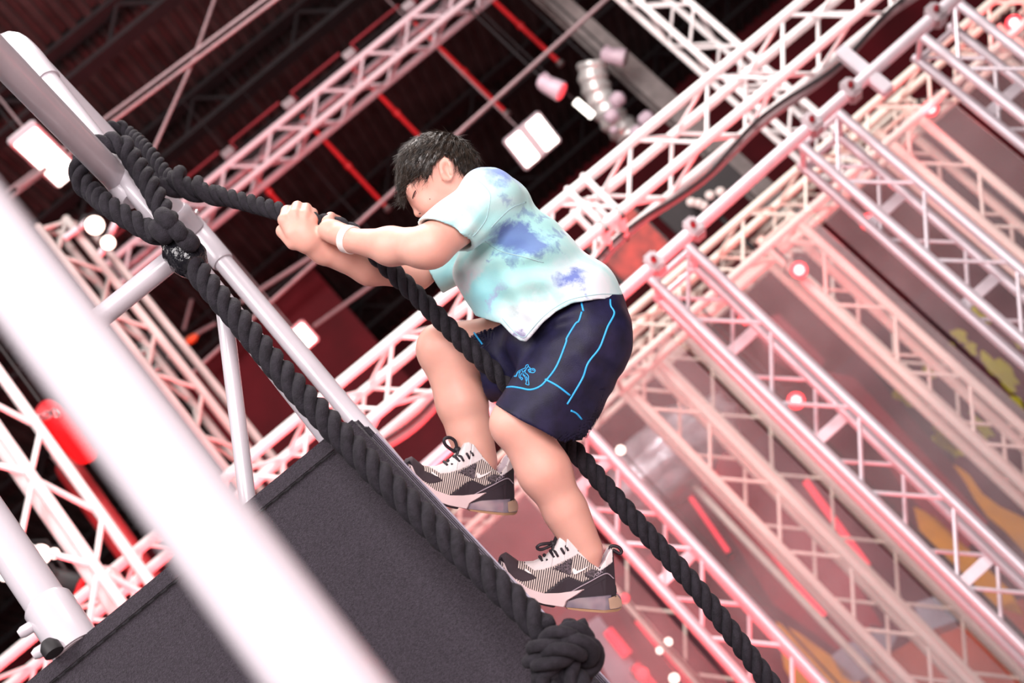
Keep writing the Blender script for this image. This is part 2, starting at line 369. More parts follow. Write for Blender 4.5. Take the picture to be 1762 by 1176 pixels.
part(pt, 'highlight_line', tube([np.array([a[0], a[1], z]) - AY * .07 + AX * .02 * math.sin(z * 3) for z in np.linspace(a[2] - .1, a[2] - 1.6, 14)], .011, 6), M['conduit'])  # pink highlight on the pad, built as a thin raised line

# red banner hung on the left, seen behind the posts
c1_ = on_v(225, 430, 14.0); c2_ = on_v(350, 590, 14.0)
u1 = uvz(c1_)[0]; u2 = uvz(on_v(470, 500, 14.0))[0]
solo('hanging_banner', bbox(W((u1 + u2) / 2, 14.0, 8.1), AX, AY, AZ, (u2 - u1) / 2 + .5, .03, 1.75, .01), M['redban'], 'deep red banner hanging high behind the white posts', 'banner')

# ------------------------------------------------------------------ aluminium pipe with towers on the right
AH, BH = HZ((1110, 470), 6.45, (1640, 0)); dh = (BH - AH) / np.linalg.norm(BH - AH); nh = np.array([-dh[1], dh[0], 0])
rp = thing('clamp_pipe', AH, 'long lilac aluminium pipe crossing in front of the right hand towers', 'pipe')
part(rp, 'tube', rod(AH - dh * 2.1, BH + dh * 1.0, .031, 20), M['alu'])
towers = []
for i, (pa, lab) in enumerate([('zero', 'aluminium box truss tower nearest the climber, beside his near shoe'), ((1130, 490), 'aluminium box truss tower just right of the climber back'), ((1400, 268), 'aluminium box truss tower in the middle of the right side'), ((1597, 70), 'aluminium box truss tower nearest the upper right corner'), (None, 'aluminium box truss tower furthest right of the row')]):
    if pa == 'zero': p = P(1130, 490, 6.8) - dh * .955
    elif pa: p = P(*pa, 6.8)
    else: p = towers[2] + dh * 1.85
    towers.append(p)
    zt = AH[2] + .10
    tw = box_truss((p[0], p[1], 0.0), (p[0], p[1], zt), dh, nh, .24, .24, lab, M['alu'], 'front row of truss towers', bay=.28, phase=1, faces=(0, 2))
    for s in (0, .24):
        c = p + dh * s; c = np.array([c[0], c[1], AH[2]]); f = AH + dh * ((c - AH) @ dh)
        part(rp, 'pipe_clamp', bbox(f, dh, nh, AZ, .035, .05, .05, .012), M['clamp'])
        part(rp, 'clamp_bolt', lathe(f - nh * .05, f - nh * .085, [(0, .014), (.7, .014), (1, .008)], 8), M['redban'])
    for z in (1.1, 2.0, 2.9, 3.5):
        part(tw, 'flat_bracket', bbox(np.array([p[0], p[1], z]) + nh * .24 + dh * .12, dh, nh, AZ, .13, .008, .028, .004), M['alu'])
h = P(1490, 118, 6.6)
solo('hanger_bracket', bbox(P(1487, 122, 6.55), AX, AY, AZ, .03, .03, .16, .008), M['alu'], 'short hanger bracket between long truss and lilac pipe', 'bracket')

# rear rows of cream trusses
AR, BR = HZ((1207, 434), 8.3, (1608, 88)); dr = (BR - AR) / np.linalg.norm(BR - AR); nr = np.array([-dr[1], dr[0], 0])
box_truss(AR - dr * .9 - AZ * .24, BR + dr * 1.2 - AZ * .24, nr, AZ, .24, .24, 'cream level truss behind the clear sheets, upper of the two', M['beige'], 'rear cream trusses', bay=.25)
for i, (pa, lab) in enumerate([((1045, 632), 'cream truss tower behind the clear sheets, nearest the climber'), ((1303, 408), 'cream truss tower behind the clear sheets, second from the climber'), ((1515, 232), 'cream truss tower behind the clear sheets, third from the climber'), (None, 'cream truss tower behind the clear sheets, furthest right')]):
    p = P(*pa, 8.5) if pa else p + dr * 1.0
    box_truss((p[0], p[1], 0), (p[0], p[1], AR[2] - .1), dr, nr, .235, .24, lab, M['beige'], 'rear cream towers', bay=.28, chord=.03, web=.011, phase=i, faces=(0, 2))
A5, B5 = HZ((1000, 733), 10.2, (1143, 603)); d5 = (B5 - A5) / np.linalg.norm(B5 - A5); n5 = np.array([-d5[1], d5[0], 0])
box_truss(A5 - d5 * 1.2, B5 + d5 * 2.6, n5, AZ, .24, .24, 'cream level truss behind the clear sheets, lower and further back', M['beige'], 'rear cream trusses', bay=.25)
for i, s in enumerate((-.6, .75, 1.9)):
    p = A5 + d5 * s
    box_truss((p[0], p[1], 0), (p[0], p[1], A5[2]), d5, n5, .24, .24, ['far cream tower under the lower cream truss, closest to the shoes', 'far cream tower under the lower cream truss, middle one', 'far cream tower under the lower cream truss, rightmost'][i], M['beige'], 'far cream towers', bay=.3, web=.011, faces=(0,))

# clear acrylic sheets
m, t, b = nt('hazy_acrylic'); L = t.links; out = t.nodes['Material Output']
tr = N(t, 'ShaderNodeBsdfTransparent'); tr.inputs[0].default_value = (0.96, 0.95, 0.96, 1)
df = N(t, 'ShaderNodeBsdfDiffuse'); df.inputs[0].default_value = (0.88, 0.82, 0.85, 1)
tl_ = N(t, 'ShaderNodeBsdfTranslucent'); tl_.inputs[0].default_value = (0.88, 0.80, 0.83, 1)
mx = N(t, 'ShaderNodeMixShader'); mx.inputs[0].default_value = .5; L.new(df.outputs[0], mx.inputs[1]); L.new(tl_.outputs[0], mx.inputs[2])
nz = N(t, 'ShaderNodeTexNoise'); nz.inputs['Scale'].default_value = 1.6; nz.inputs['Detail'].default_value = 5; tc = N(t, 'ShaderNodeTexCoord'); L.new(tc.outputs['Object'], nz.inputs['Vector'])
rg = N(t, 'ShaderNodeMapRange'); rg.inputs['From Min'].default_value = .35; rg.inputs['From Max'].default_value = .7; rg.inputs['To Min'].default_value = .075; rg.inputs['To Max'].default_value = .20
L.new(nz.outputs['Fac'], rg.inputs['Value'])
m1 = N(t, 'ShaderNodeMixShader'); L.new(rg.outputs[0], m1.inputs[0]); L.new(tr.outputs[0], m1.inputs[1]); L.new(mx.outputs[0], m1.inputs[2])
gl = N(t, 'ShaderNodeBsdfGlossy'); gl.inputs['Roughness'].default_value = .3
fr = N(t, 'ShaderNodeFresnel'); fr.inputs[0].default_value = 1.14
m2 = N(t, 'ShaderNodeMixShader'); L.new(fr.outputs[0], m2.inputs[0]); L.new(m1.outputs[0], m2.inputs[1]); L.new(gl.outputs[0], m2.inputs[2]); L.new(m2.outputs[0], out.inputs[0])
M['acrylic'] = m
u0 = uvz(towers[0])[0]; ords = ['behind the climber legs', 'second from the climber', 'third from the climber', 'fourth from the climber', 'furthest right']
for i in range(5):
    a = u0 - .99 + i * .98
    sh = solo('acrylic_sheet', bbox(W(a + .48, 6.98, AH[2] / 2 + .08), AX, AY, AZ, .475, .005, AH[2] / 2, .002), M['acrylic'], 'tall clear hazy acrylic sheet %s' % ords[i], 'sheet', 'clear acrylic sheets')

# painted wall far behind the towers
MV = 11.6
mw = thing('mural_wall', W(3, MV, 0), 'dark maroon painted wall with lime and orange splashes behind the towers', 'mural')
um0 = uvz(on_v(1010, 760, MV))[0] - 2.6; um1 = uvz(on_v(1762, 60, MV))[0] + 2
part(mw, 'panel', bbox(W((um0 + um1) / 2, MV + .05, 2.1), AX, AY, AZ, (um1 - um0) / 2, .04, 2.15, .01), simple('maroon_paint', (0.115, 0.022, 0.038), .7, var=.3, scale=1.2))
def patch(px, col, nm, jit=0):
    pp = [on_v(x, y, MV) - AY * .004 for x, y in px]; qq = [p + AY * .012 for p in pp]; n = len(pp)
    f = [tuple(range(n)), tuple(range(2 * n - 1, n - 1, -1))] + [(i, n + i, n + (i + 1) % n, (i + 1) % n) for i in range(n)]
    part(mw, nm, (pp + qq, f), col, 30)
def blob(cx, cy, ra, rb, ang, col, nm, seed):
    rs = np.random.RandomState(seed); a = math.radians(ang); px = []; ph = rs.rand(3) * 6
    for t in np.linspace(0, 2 * math.pi, 28, endpoint=False):
        k = 1 + .18 * math.sin(3 * t + ph[0]) + .14 * math.sin(5 * t + ph[1]) + .08 * math.sin(8 * t + ph[2])
        x, y = ra * k * math.cos(t), rb * k * math.sin(t); px.append((cx + x * math.cos(a) - y * math.sin(a), cy + x * math.sin(a) + y * math.cos(a)))
    patch(px, col, nm)
lime = simple('lime_paint', (0.60, 0.60, 0.02), .6, var=.2, scale=3); orange = simple('orange_paint', (0.90, 0.38, 0.02), .6, var=.15, scale=3)
slate = simple('slate_paint', (0.42, 0.43, 0.50), .6, var=.15, scale=3); rust = simple('rust_red_paint', (0.58, 0.10, 0.05), .6, var=.15, scale=3); crim = simple('crimson_paint', (0.36, 0.03, 0.05), .6, var=.15, scale=3); dark = simple('black_maroon_paint', (0.035, 0.012, 0.02), .6, var=.15, scale=3)
for i, (x, y, ra, rb, an) in enumerate([(1680, 545, 24, 12, 40), (1652, 578, 16, 9, 40), (1672, 600, 12, 8, 60), (1640, 615, 34, 15, 45), (1722, 640, 42, 15, 45), (1738, 700, 40, 17, 48), (1560, 682, 28, 14, 40), (1628, 758, 36, 14, 48), (1690, 735, 26, 9, 48), (1600, 640, 14, 8, 40), (1755, 585, 20, 10, 45)]):
    blob(x, y, ra, rb, an, lime, 'lime_splash', 20 + i)
patch([(1640, 800), (1652, 806), (1668, 818), (1690, 850), (1720, 872), (1762, 892), (1800, 920), (1800, 1010), (1762, 950), (1730, 915), (1700, 890), (1676, 858), (1662, 832)], orange, 'orange_swirl')
patch([(1572, 872), (1606, 888), (1680, 960), (1740, 1020), (1762, 1060), (1700, 1040), (1640, 985), (1590, 945)], orange, 'orange_swirl')
patch([(1335, 1070), (1375, 1090), (1430, 1130), (1480, 1176), (1500, 1240), (1400, 1240), (1350, 1150)], orange, 'orange_swirl')
patch([(1430, 1130), (1500, 1075), (1545, 1090), (1520, 1150), (1470, 1176), (1450, 1165)], slate, 'slate_patch')
patch([(1570, 1040), (1630, 1020), (1690, 1050), (1650, 1080), (1600, 1100)], slate, 'slate_patch')
patch([(1490, 1150), (1600, 1085), (1762, 1030), (1800, 1180), (1700, 1240), (1520, 1240)], rust, 'rust_patch')
patch([(1420, 640), (1470, 650), (1700, 900), (1660, 950), (1560, 850)], crim, 'crimson_band')
patch([(1180, 800), (1260, 770), (1450, 960), (1520, 1080), (1440, 1120), (1330, 1040)], crim, 'crimson_band')
patch([(1290, 560), (1340, 540), (1420, 620), (1400, 660), (1330, 620)], crim, 'crimson_band')
patch([(1560, 300), (1640, 250), (1800, 400), (1800, 560), (1700, 470)], dark, 'black_band')
patch([(1040, 1000), (1085, 985), (1180, 1100), (1260, 1200), (1190, 1230), (1100, 1130)], dark, 'black_band')
patch([(1000, 1080), (1030, 1060), (1120, 1180), (1080, 1230)], slate, 'slate_patch')
patch([(1110, 960), (1150, 940), (1230, 1040), (1330, 1180), (1290, 1220), (1190, 1080)], crim, 'crimson_band')
patch([(1500, 640), (1560, 620), (1660, 740), (1640, 800)], dark, 'black_band')

# rods glowing as red reflections, pale highlight shape and stage lights among the towers
for i, (a, b, lab) in enumerate([((1201, 785), (1424, 1070), 'longest glowing red reflection streak behind the clear sheets'), ((1170, 830), (1260, 960), 'short glowing red reflection streak left of the longest one'), ((1380, 820), (1500, 985), 'glowing red reflection streak right of the longest one'), ((1090, 1060), (1230, 1230), 'thin glowing red reflection streak below the near shoe'), ((1046, 1086), (1080, 1128), 'short glowing red reflection streak just under the near shoe heel'), ((1092, 1146), (1124, 1186), 'short glowing red reflection streak at the bottom edge by the rope')]):
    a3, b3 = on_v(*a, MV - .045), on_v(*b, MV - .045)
    r = thing('red_reflection_streak', b3, lab, 'reflection streak'); part(r, 'tube', rod(a3, b3, [.034, .02, .03, .025, .045, .045][i], 10), M['reflect_streak'])  # glowing rod added in place of a red reflection streak
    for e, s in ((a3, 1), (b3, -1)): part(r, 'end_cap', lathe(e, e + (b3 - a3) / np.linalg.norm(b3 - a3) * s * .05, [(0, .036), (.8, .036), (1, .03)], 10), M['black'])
a = on_v(1105, 800, 10.4); b = on_v(1250, 780, 10.4)
fo = simple('pale_highlight', (0.70, 0.72, 0.78), .3, metal=.3, var=.2, scale=5, bump=.8, bscale=9)
cc = on_v(1150, 790, 10.6)
bm = bmesh.new(); bmesh.ops.create_uvsphere(bm, u_segments=40, v_segments=20, radius=1)
rs = np.random.RandomState(3)
for v in bm.verts:
    n = .06 * math.sin(v.co.x * 9 + v.co.y * 5) + .05 * math.sin(v.co.z * 13 + v.co.x * 4)
    v.co = Vector((v.co.x * .62, v.co.y * .4, v.co.z * .30)) * (1 + n)
V_ = [cc + AX * v.co.x + AY * v.co.y + AZ * v.co.z for v in bm.verts]; F_ = [tuple(x.index for x in f.verts) for f in bm.faces]; bm.free()
fb_ = thing('pale_highlight_shape', cc, 'crumpled pale silver shape added for a whitish highlight behind the clear sheets', 'foil'); part(fb_, 'foil', (V_, F_), fo, 180); part(fb_, 'stand', rod(cc * [1, 1, 0], cc - AZ * .2, .03, 10), M['beige'])  # pale lump standing in for a whitish highlight on the sheets
def led_par(x, y, d, aim, label, r=.055):
    root = par_can('stage_light', P(x, y, d), aim, r, r * 1.8, label, M['lamp_red'], group='red stage lights', hang=4.2)
    c = P(x, y, d); aim = np.asarray(aim, float) / np.linalg.norm(aim); s = np.cross(aim, AZ); s /= np.linalg.norm(s); w = np.cross(s, aim)
    for k in range(1):
        o = (s * math.cos(k * 2.1) + w * math.sin(k * 2.1)) * r * .5 if k else np.zeros(3)
        part(root, 'led', lathe(c + o + aim * .012, c + o + aim * .026, [(0, r * .5), (.6, r * .45), (1, r * .2)], 12), M['lamp_redcore'])
for (x, y, d, lab) in [(1601, 187, 7.9, 'red stage light glowing pink under the upper right trusses'), (1494, 382, 7.7, 'red stage light between middle towers'), (1370, 690, 8.0, 'red stage light lower between the first and middle towers'), (1375, 465, 7.9, 'red stage light behind the cream towers near the pipe clamps'), (1285, 545, 8.1, 'red stage light behind the first aluminium tower'), (1745, 40, 8.0, 'red stage light in the upper right corner')]:
    d = float((on_v(x, y, uvz(AR)[1] + .12) - CAM) @ FW)
    led_par(x, y, d, (CAM - P(x, y, d)) * [.6, .9, 1.0] + AX * .3, lab)
    l = bpy.data.lights.new('stage_glow', 'POINT'); l.energy = 4; l.color = (1, .05, .07); l.shadow_soft_size = .06
    o = bpy.data.objects.new('stage_glow', l); COL.objects.link(o); o.location = tuple(P(x, y, d - .15))
for i, (x, y, d) in enumerate([(1075, 1030, 9.5), (1105, 1160, 9.5), (1150, 1105, 9.5), (1135, 1120, 9.8), (1068, 775, 9.6), (1150, 655, 9.6), (1160, 1168, 9.2)]):
    par_can('hall_lamp', P(x, y, d), CAM - P(x, y, d), [.035, .05, .028, .025, .034, .022, .035][i], .08, ['red lamp right of the near shoe heel', 'red lamp low beside the rope at the bottom edge', 'cream lamp beside the rope near the bottom edge', 'small cream lamp left of the other cream lamp', 'white lamp beside the rope behind the shorts hem', 'tiny white lamp behind the shorts', 'white lamp at the bottom edge'][i], M['lamp_red'] if i < 2 else M['lamp_warm'], hang=0.0)

# ------------------------------------------------------------------ ceiling services
def lerp0(a, b, t): return np.asarray(a) * (1 - t) + np.asarray(b) * t
SA, SB = HZ((620, 381), 10, (1042, 0)); ds = (SB - SA) / np.linalg.norm(SB - SA)
solo('sprinkler_main', rod(SA - ds * 1.6, SB + ds * .6, .016, 10), M['conduit'], 'long thin grey pipe crossing behind the climber head', 'pipe', 'thin service pipes')
SPT = []; zt = P(640, 140, 9.8)[2]
for (a, hd, lab) in [((845, -6), (965, 110), 'red sprinkler drop nearest the top centre edge'), ((742, 66), (873, 197), 'red sprinkler drop above the double lamp'), ((640, 140), (748, 262), 'red sprinkler drop ending behind the climber hair'), ((548, 226), (668, 360), 'red sprinkler drop left of the climber face'), ((445, 312), (500, 372), 'red sprinkler drop ending behind the upper hand')]:
    e = P(*hd, 12.4); k = P(*a, 1) - CAM; tt = np.hypot(*e[:2]) / np.hypot(*k[:2]); top = CAM + k * tt; top = np.array([e[0], e[1], top[2] + .25]); SPT.append(top)
    r = thing('sprinkler_drop', e, lab, 'sprinkler', 'red sprinkler drops')
    part(r, 'pipe', rod(e + AZ * .04, top, .022, 10), M['redpipe']); mid = e * .55 + top * .45
    part(r, 'coupling', lathe(mid - AZ * .03, mid + AZ * .03, [(0, .028), (.2, .033), (.8, .033), (1, .028)], 10), M['redpipe'])
    part(r, 'head', lathe(e + AZ * .04, e - AZ * .02, [(0, .02), (.4, .036), (.8, .036), (1, .014)], 10), M['steel'])
SPT = sorted(SPT, key=lambda p: p[0])
sbr = thing('sprinkler_branch', SPT[0], 'dark sprinkler branch pipe behind the high left truss', 'pipe')
part(sbr, 'pipe', tube(SPT, .026, 10), M['beam'])
for p in (SPT[0], SPT[-1]): part(sbr, 'hanger', rod(p, (p[0], p[1], CEIL), .006, 6), M['beam'])
CA, CB = HZ((180, 205), 9.5, (455, 0)); dc = (CB - CA) / np.linalg.norm(CB - CA)
solo('conduit', rod(CA - dc * 1.4, CB + dc * .8, .0135, 10), M['conduit'], 'upper of two parallel pink grey conduits at the top left', 'conduit', 'parallel conduits')
CA2 = P(188, 214, 9.45)
solo('conduit', rod(CA2 - dc * 1.4, CA2 + dc * 2.6, .0125, 10), M['conduit'], 'lower of two parallel pink grey conduits at the top left', 'conduit', 'parallel conduits')
solo('guy_rod', tube([P(262, 262, 9.0), P(330, 110, 9.6), P(372, -10, 10)], .011, 8), M['conduit'], 'thin slanted rod rising behind the rope knot at top left', 'rod')
for i, (a, b, d, lab) in enumerate([((415, 520), (545, 436), 11, 'thin pipe below the climber forearm'), ((540, 562), (690, 455), 11.5, 'bent thin conduit above the lamp below the forearm'), ((30, 325), (80, 290), 9, 'thin pipe left of the left lamp'), ((310, 590), (372, 556), 12, 'thin rod with orange tip between the posts'), ((316, 568), (330, 515), 13.5, 'purple bar on the red banner')]):
    sv = thing('service_pipe', P(*a, d), lab, 'pipe', 'thin service pipes'); part(sv, 'pipe', rod(P(*a, d), P(*b, d), .018, 8), M['conduit'])
    e = P(*b, d); part(sv, 'hanger', rod(e, (e[0], e[1], CEIL), .005, 6), M['beam'])
    if i == 3: part(sv, 'insulator', lathe(P(318, 592, 11.9), P(340, 577, 11.9), [(0, .015), (.3, .035), (.7, .035), (1, .015)], 12), simple('orange_plastic', (.9, .12, .03), .4))
def high_bay(x, y, d, hu, hv, label, n=1, tilt=0, power=60):
    c = P(x, y, d); root = thing('high_bay_lamp', c, label, 'lamp', 'high bay lamps')
    down = -AZ * math.cos(tilt) - AY * math.sin(tilt); fwd = np.cross(AX, down); fwd = fwd / np.linalg.norm(fwd)
    part(root, 'housing', bbox(c - down * .035, AX, fwd, down, hu * n + .02 + .035 * (n - 1), hv + .02, .03, .012), M['alu'])
    for k in range(n):
        part(root, 'panel', bbox(c + AX * ((k - (n - 1) / 2) * (2 * hu + .07)), AX, fwd, down, hu, hv, .008, .006), M['lamp'])
    hp = c - down * .06; part(root, 'hanger', rod(hp, (hp[0], hp[1], CEIL), .008, 6), M['conduit'])
high_bay(82, 272, 9.0, .085, .26, 'bright rectangular lamp behind the white crossbar at left', 1, .1)
high_bay(917, 243, 11.0, .065, .13, 'bright double panel lamp right of the climber head', 2, .9)
high_bay(518, 583, 11.0, .085, .085, 'bright square lamp beside the white post', 1, .9)
gc = P(1050, 92, 12.0); grey = thing('steel_column', (gc[0], gc[1], 0), 'grey steel column behind the long truss', 'column')
part(grey, 'web', box((gc[0], gc[1], 4.75), AX, AY, AZ, .012, .09, 4.75), M['greybeam'])
for s in (-1, 1): part(grey, 'flange', box(np.array([gc[0], gc[1], 4.75]) + AY * s * .09, AX, AY, AZ, .088, .012, 4.75), M['greybeam'])
dp = [P(1018, 108, 11.7), P(1022, 140, 11.7), P(1034, 172, 11.7), P(1055, 205, 11.7), P(1082, 232, 11.7)]
du = thing('foil_duct', dp[-1], 'shiny silver foil duct beside the grey column', 'duct')
sp = spline(dp, .02); part(du, 'hanger', rod(dp[0], dp[0] * [1, 1, 0] + AZ * CEIL, .008, 6), M['black']); part(du, 'hose', tube(sp, .12 + .010 * np.sin(np.arange(len(sp)) * 1.3), 24), M['duct'])
tlp = thing('tube_lamp', P(990, 174, 10.9), 'short bright tube lamp beside the foil duct', 'lamp')
part(tlp, 'tube', rod(P(990, 174, 10.9), P(1020, 200, 10.9), .03, 12), M['lamp']); part(tlp, 'hanger', rod(P(990, 174, 10.9), P(990, 174, 10.9) * [1, 1, 0] + AZ * CEIL, .006, 6), M['beam'])
pk = simple('pale_pink_plastic', (.62, .48, .56), .4)
par_can('moving_light', P(966, 158, 10.9), AX * .3 - AZ * .9 + AY * .1, .075, .2, 'pale moving stage light left of the foil duct', M['lamp_red'], pk, hang=CEIL)
par_can('moving_light', P(1076, 100, 11.5), AX * .5 - AZ * .8, .07, .2, 'pale moving stage light right of the grey column', M['clamp'], pk, hang=CEIL)
for i, (x, y, r) in enumerate([(1062, 172, .06), (1052, 200, .055), (1056, 224, .03), (1112, 205, .06), (1095, 228, .05)]):
    c = P(x, y, 11.45)
    part(du, 'fitting', lathe(c - AX * r, c + AX * r, [(0, r * .6), (.2, r), (.8, r), (1, r * .6)], 12), pk)
pc = P(1085, 425, 9.6)
sg = thing('poster_board', pc, 'orange red poster board behind the top of the first tower', 'board')
part(sg, 'board', bbox(pc, AX, AY, AZ, .2, .02, .22, .01), simple('orange_red_print', (.30, .022, .014), .6, var=.45, scale=6))
part(sg, 'frame', bbox(pc + AY * .03, AX, AY, AZ, .22, .02, .24, .01), M['black']); part(sg, 'post', rod((pc + AY * .06) * [1, 1, 0], pc + AY * .06, .02, 8), M['black'])
pc = P(1205, 338, 10.2); sg = thing('lamp_panel', pc, 'dark panel with pale round lamps above the lilac pipe', 'panel')
part(sg, 'board', bbox(pc, AX, AY, AZ, .32, .02, .2, .01), M['beam']); part(sg, 'post', rod((pc + AY * .04) * [1, 1, 0], pc + AY * .04, .02, 8), M['beam'])
for (x, y) in [(1202, 352), (1222, 338), (1240, 332), (1190, 350), (1211, 356)]:
    c = P(x, y, 10.1); part(sg, 'bulb', lathe(c, c - AY * .04, [(0, .03), (.6, .035), (1, .018)], 10), simple('pale_bulb', (.75, .65, .62), .3))

# ------------------------------------------------------------------ climbing wall block
TR = P(610, 715, 2.60); _A, _B = HZ((562, 776), 2.6, (75, 1176)); BX = (_A - _B) / np.linalg.norm(_A - _B); BX[2] = 0; BX /= np.linalg.norm(BX)
BY = np.array([-BX[1], BX[0], 0])
k = P(960, 1090, 1) - CAM; ED = CAM + k * ((TR - CAM) @ BY / (k @ BY)) - TR; ED = ED / -ED[2]          # down the front edge, per metre
ZT = TR[2]; BOT = TR + ED * ZT
TL = TR - BX * 3.2; BL = np.array([TL[0], TL[1], 0.0]); DV = BY * 1.35
blk = thing('climbing_wall', BOT, 'charcoal carpeted climbing wall block the boy walks up', 'climbing wall')
bm = bmesh.new(); vv = [bm.verts.new(p) for p in (TR, TL, BL, BOT, TR + DV, TL + DV, BL + DV, BOT + DV)]
for f in ((0, 1, 2, 3), (7, 6, 5, 4), (4, 5, 1, 0), (3, 2, 6, 7), (0, 3, 7, 4), (5, 6, 2, 1)): bm.faces.new([vv[i] for i in f])
bmesh.ops.recalc_face_normals(bm, faces=bm.faces); bmesh.ops.bevel(bm, geom=list(bm.edges), offset=.008, segments=3, affect='EDGES')
bm.verts.index_update(); vf = ([np.array(v.co) for v in bm.verts], [tuple(x.index for x in f.verts) for f in bm.faces]); bm.free()
part(blk, 'carpet_body', vf, M['carpet'], 30)
hem = .032
part(blk, 'hem_band', bbox((TR + TL) / 2 - AZ * (hem / 2 - .002) - BY * .000 - BX * .03, BX, BY, AZ, 1.57, .0035, hem / 2, .003), M['carpet'], 30)
part(blk, 'seam', rod(TL - AZ * hem - BY * .0035, TR - AZ * hem - BY * .0035 - BX * .07, .0014, 6), M['stitch'])
for i in range(40):                                  # stitches standing a little proud along the seam
    a = TR - BX * (.10 + i * .028) - AZ * (hem - .001) - BY * .006
    part(blk, 'stitch', rod(a, a - BX * .014, .0009, 5), M['stitch'])
nW = np.cross(ED, BY); nW = nW / np.linalg.norm(nW); nW = nW if nW @ BX > 0 else -nW
EDn = ED / np.linalg.norm(ED); hl = np.linalg.norm(BOT - TR) / 2
part(blk, 'face_board', bbox((TR + BOT) / 2 + DV / 2 + EDn * .02 + nW * .002, EDn, BY, nW, hl - .03, .672, .006, .003), M['board'], 30)
part(blk, 'corner_strip', bbox((TR + BOT) / 2 + EDn * .01 + nW * .001 + BY * .02, EDn, BY, nW, hl - .02, .02, .004, .003), M['carpet'], 30)

# ------------------------------------------------------------------ white pipe frame
fr_ = thing('pipe_frame', P(560, 745, 2.68), 'white tubular frame carrying both black ropes, one post close to the camera', 'frame')
E_ = P(33, 75, 3.13); Fp = P(345, 405, 3.42)
C2b = P(566, 752, 2.685); C2b[2] = ZT
c1b = np.array([Fp[0], Fp[1], ZT])
Rr = .0225
def lerp(a, b, t): return np.asarray(a) * (1 - t) + np.asarray(b) * t
part(fr_, 'post', rod(C2b, E_ - AZ * .02, Rr, 28), M['pipe'])
part(fr_, 'post', rod(c1b, Fp, Rr, 28), M['pipe'])
part(fr_, 'crossbar', rod(E_, Fp, Rr, 28), M['pipe'])
pd = (Fp - E_) / np.linalg.norm(Fp - E_)
dn = (C2b - E_) / np.linalg.norm(C2b - E_)
el = spline([E_ + dn * .13, E_ + dn * .04, E_ - AZ * 0 + AX * -.012 + AZ * .012, E_ - AX * .05 + AZ * .02, E_ - AX * .16 + AZ * .02], .012)
part(fr_, 'elbow', tube(el, .0275, 28), M['pipe'])
part(fr_, 'side_arm', rod(E_ - AX * .15 + AZ * .02, E_ - AX * .75 + AZ * .02, Rr, 24), M['pipe'])
part(fr_, 'tee', lathe(Fp + AZ * .045, Fp - AZ * .10, [(0, .026), (.05, .0285), (.95, .0285), (1, .026)], 28), M['pipe'])
part(fr_, 'tee_collar', lathe(Fp - pd * .085, Fp - pd * .02, [(0, .026), (.1, .029), (.3, .029), (.4, .0265), (1, .0265)], 28), M['pipe'])
part(fr_, 'screw', lathe(Fp - pd * .05 + AX * .028, Fp - pd * .05 + AX * .036, [(0, .006), (.6, .006), (1, .004)], 10), M['steel'])
J = P(205, 312, 2.98); pa = P(274, 800, .80); Atop = np.array([pa[0], pa[1], J[2]])
part(fr_, 'post', rod((pa[0], pa[1], 0), Atop, .0265, 40), M['pipe'])
part(fr_, 'crossbar', rod(J, Atop, .029, 36), M['pipe'])
part(fr_, 'elbow', lathe(Atop - AZ * .09, Atop + AZ * .045, [(0, .038), (.05, .041), (.9, .041), (1, .03)], 30), M['pipe'])
part(fr_, 'clamp_collar', lathe(J - dn * .05, J + dn * .06, [(0, .026), (.1, .0305), (.9, .0305), (1, .026)], 28), M['pipe'])
t_ = .56; R0 = P(310, 436, 2.885); _, R1 = HZ((310, 436), 2.885, (180, 541)); rd = (R1 - R0) / np.linalg.norm(R1 - R0)
part(fr_, 'rail', rod(R0, R0 + rd * .31, Rr, 28), M['pipe'])
part(fr_, 'rail_cap', lathe(R0 + rd * .29, R0 + rd * .33, [(0, .024), (.2, .027), (.8, .027), (1, .02)], 24), M['pipe'])
part(fr_, 'brace', rod(P(383, 512, 2.84), P(430, 895, 2.70), .0165, 24), M['pipe'])
part(fr_, 'base_flange', lathe(C2b, C2b + AZ * .006, [(0, .04), (.5, .04), (1, .036)], 24), M['pipe'])
part(fr_, 'rubber_foot', lathe(C2b + AX * .032 - AY * .03, C2b + AX * .032 - AY * .03 + AZ * .016, [(0, .008), (.6, .009), (1, .005)], 14), M['black'])

pb = P(54, 1000, 2.60); B0 = np.array([pb[0], pb[1], ZT])
sp_ = thing('support_post', B0, 'thick white post with a wider sleeve at its foot, lower left', 'post')
part(sp_, 'tube', rod(B0, B0 + AZ * 1.5, .0385, 36), M['pipe'])
part(sp_, 'sleeve', lathe(B0 + AZ * .001, B0 + AZ * .115, [(0, .0455), (.93, .0455), (1, .040)], 36), M['pipe'])
for z, s in ((.085, -1), (.035, -1)):
    part(sp_, 'set_screw', lathe(B0 + AZ * z - AX * .04 * .9 - AY * .02, B0 + AZ * z - AX * .062 - AY * .03, [(0, .011), (.7, .011), (1, .007)], 12), M['pipe'])
part(sp_, 'rubber_foot', lathe(B0 - AX * .02 - AY * .055, B0 - AX * .02 - AY * .055 + AZ * .028, [(0, .018), (.6, .018), (1, .010)], 16), M['black'])

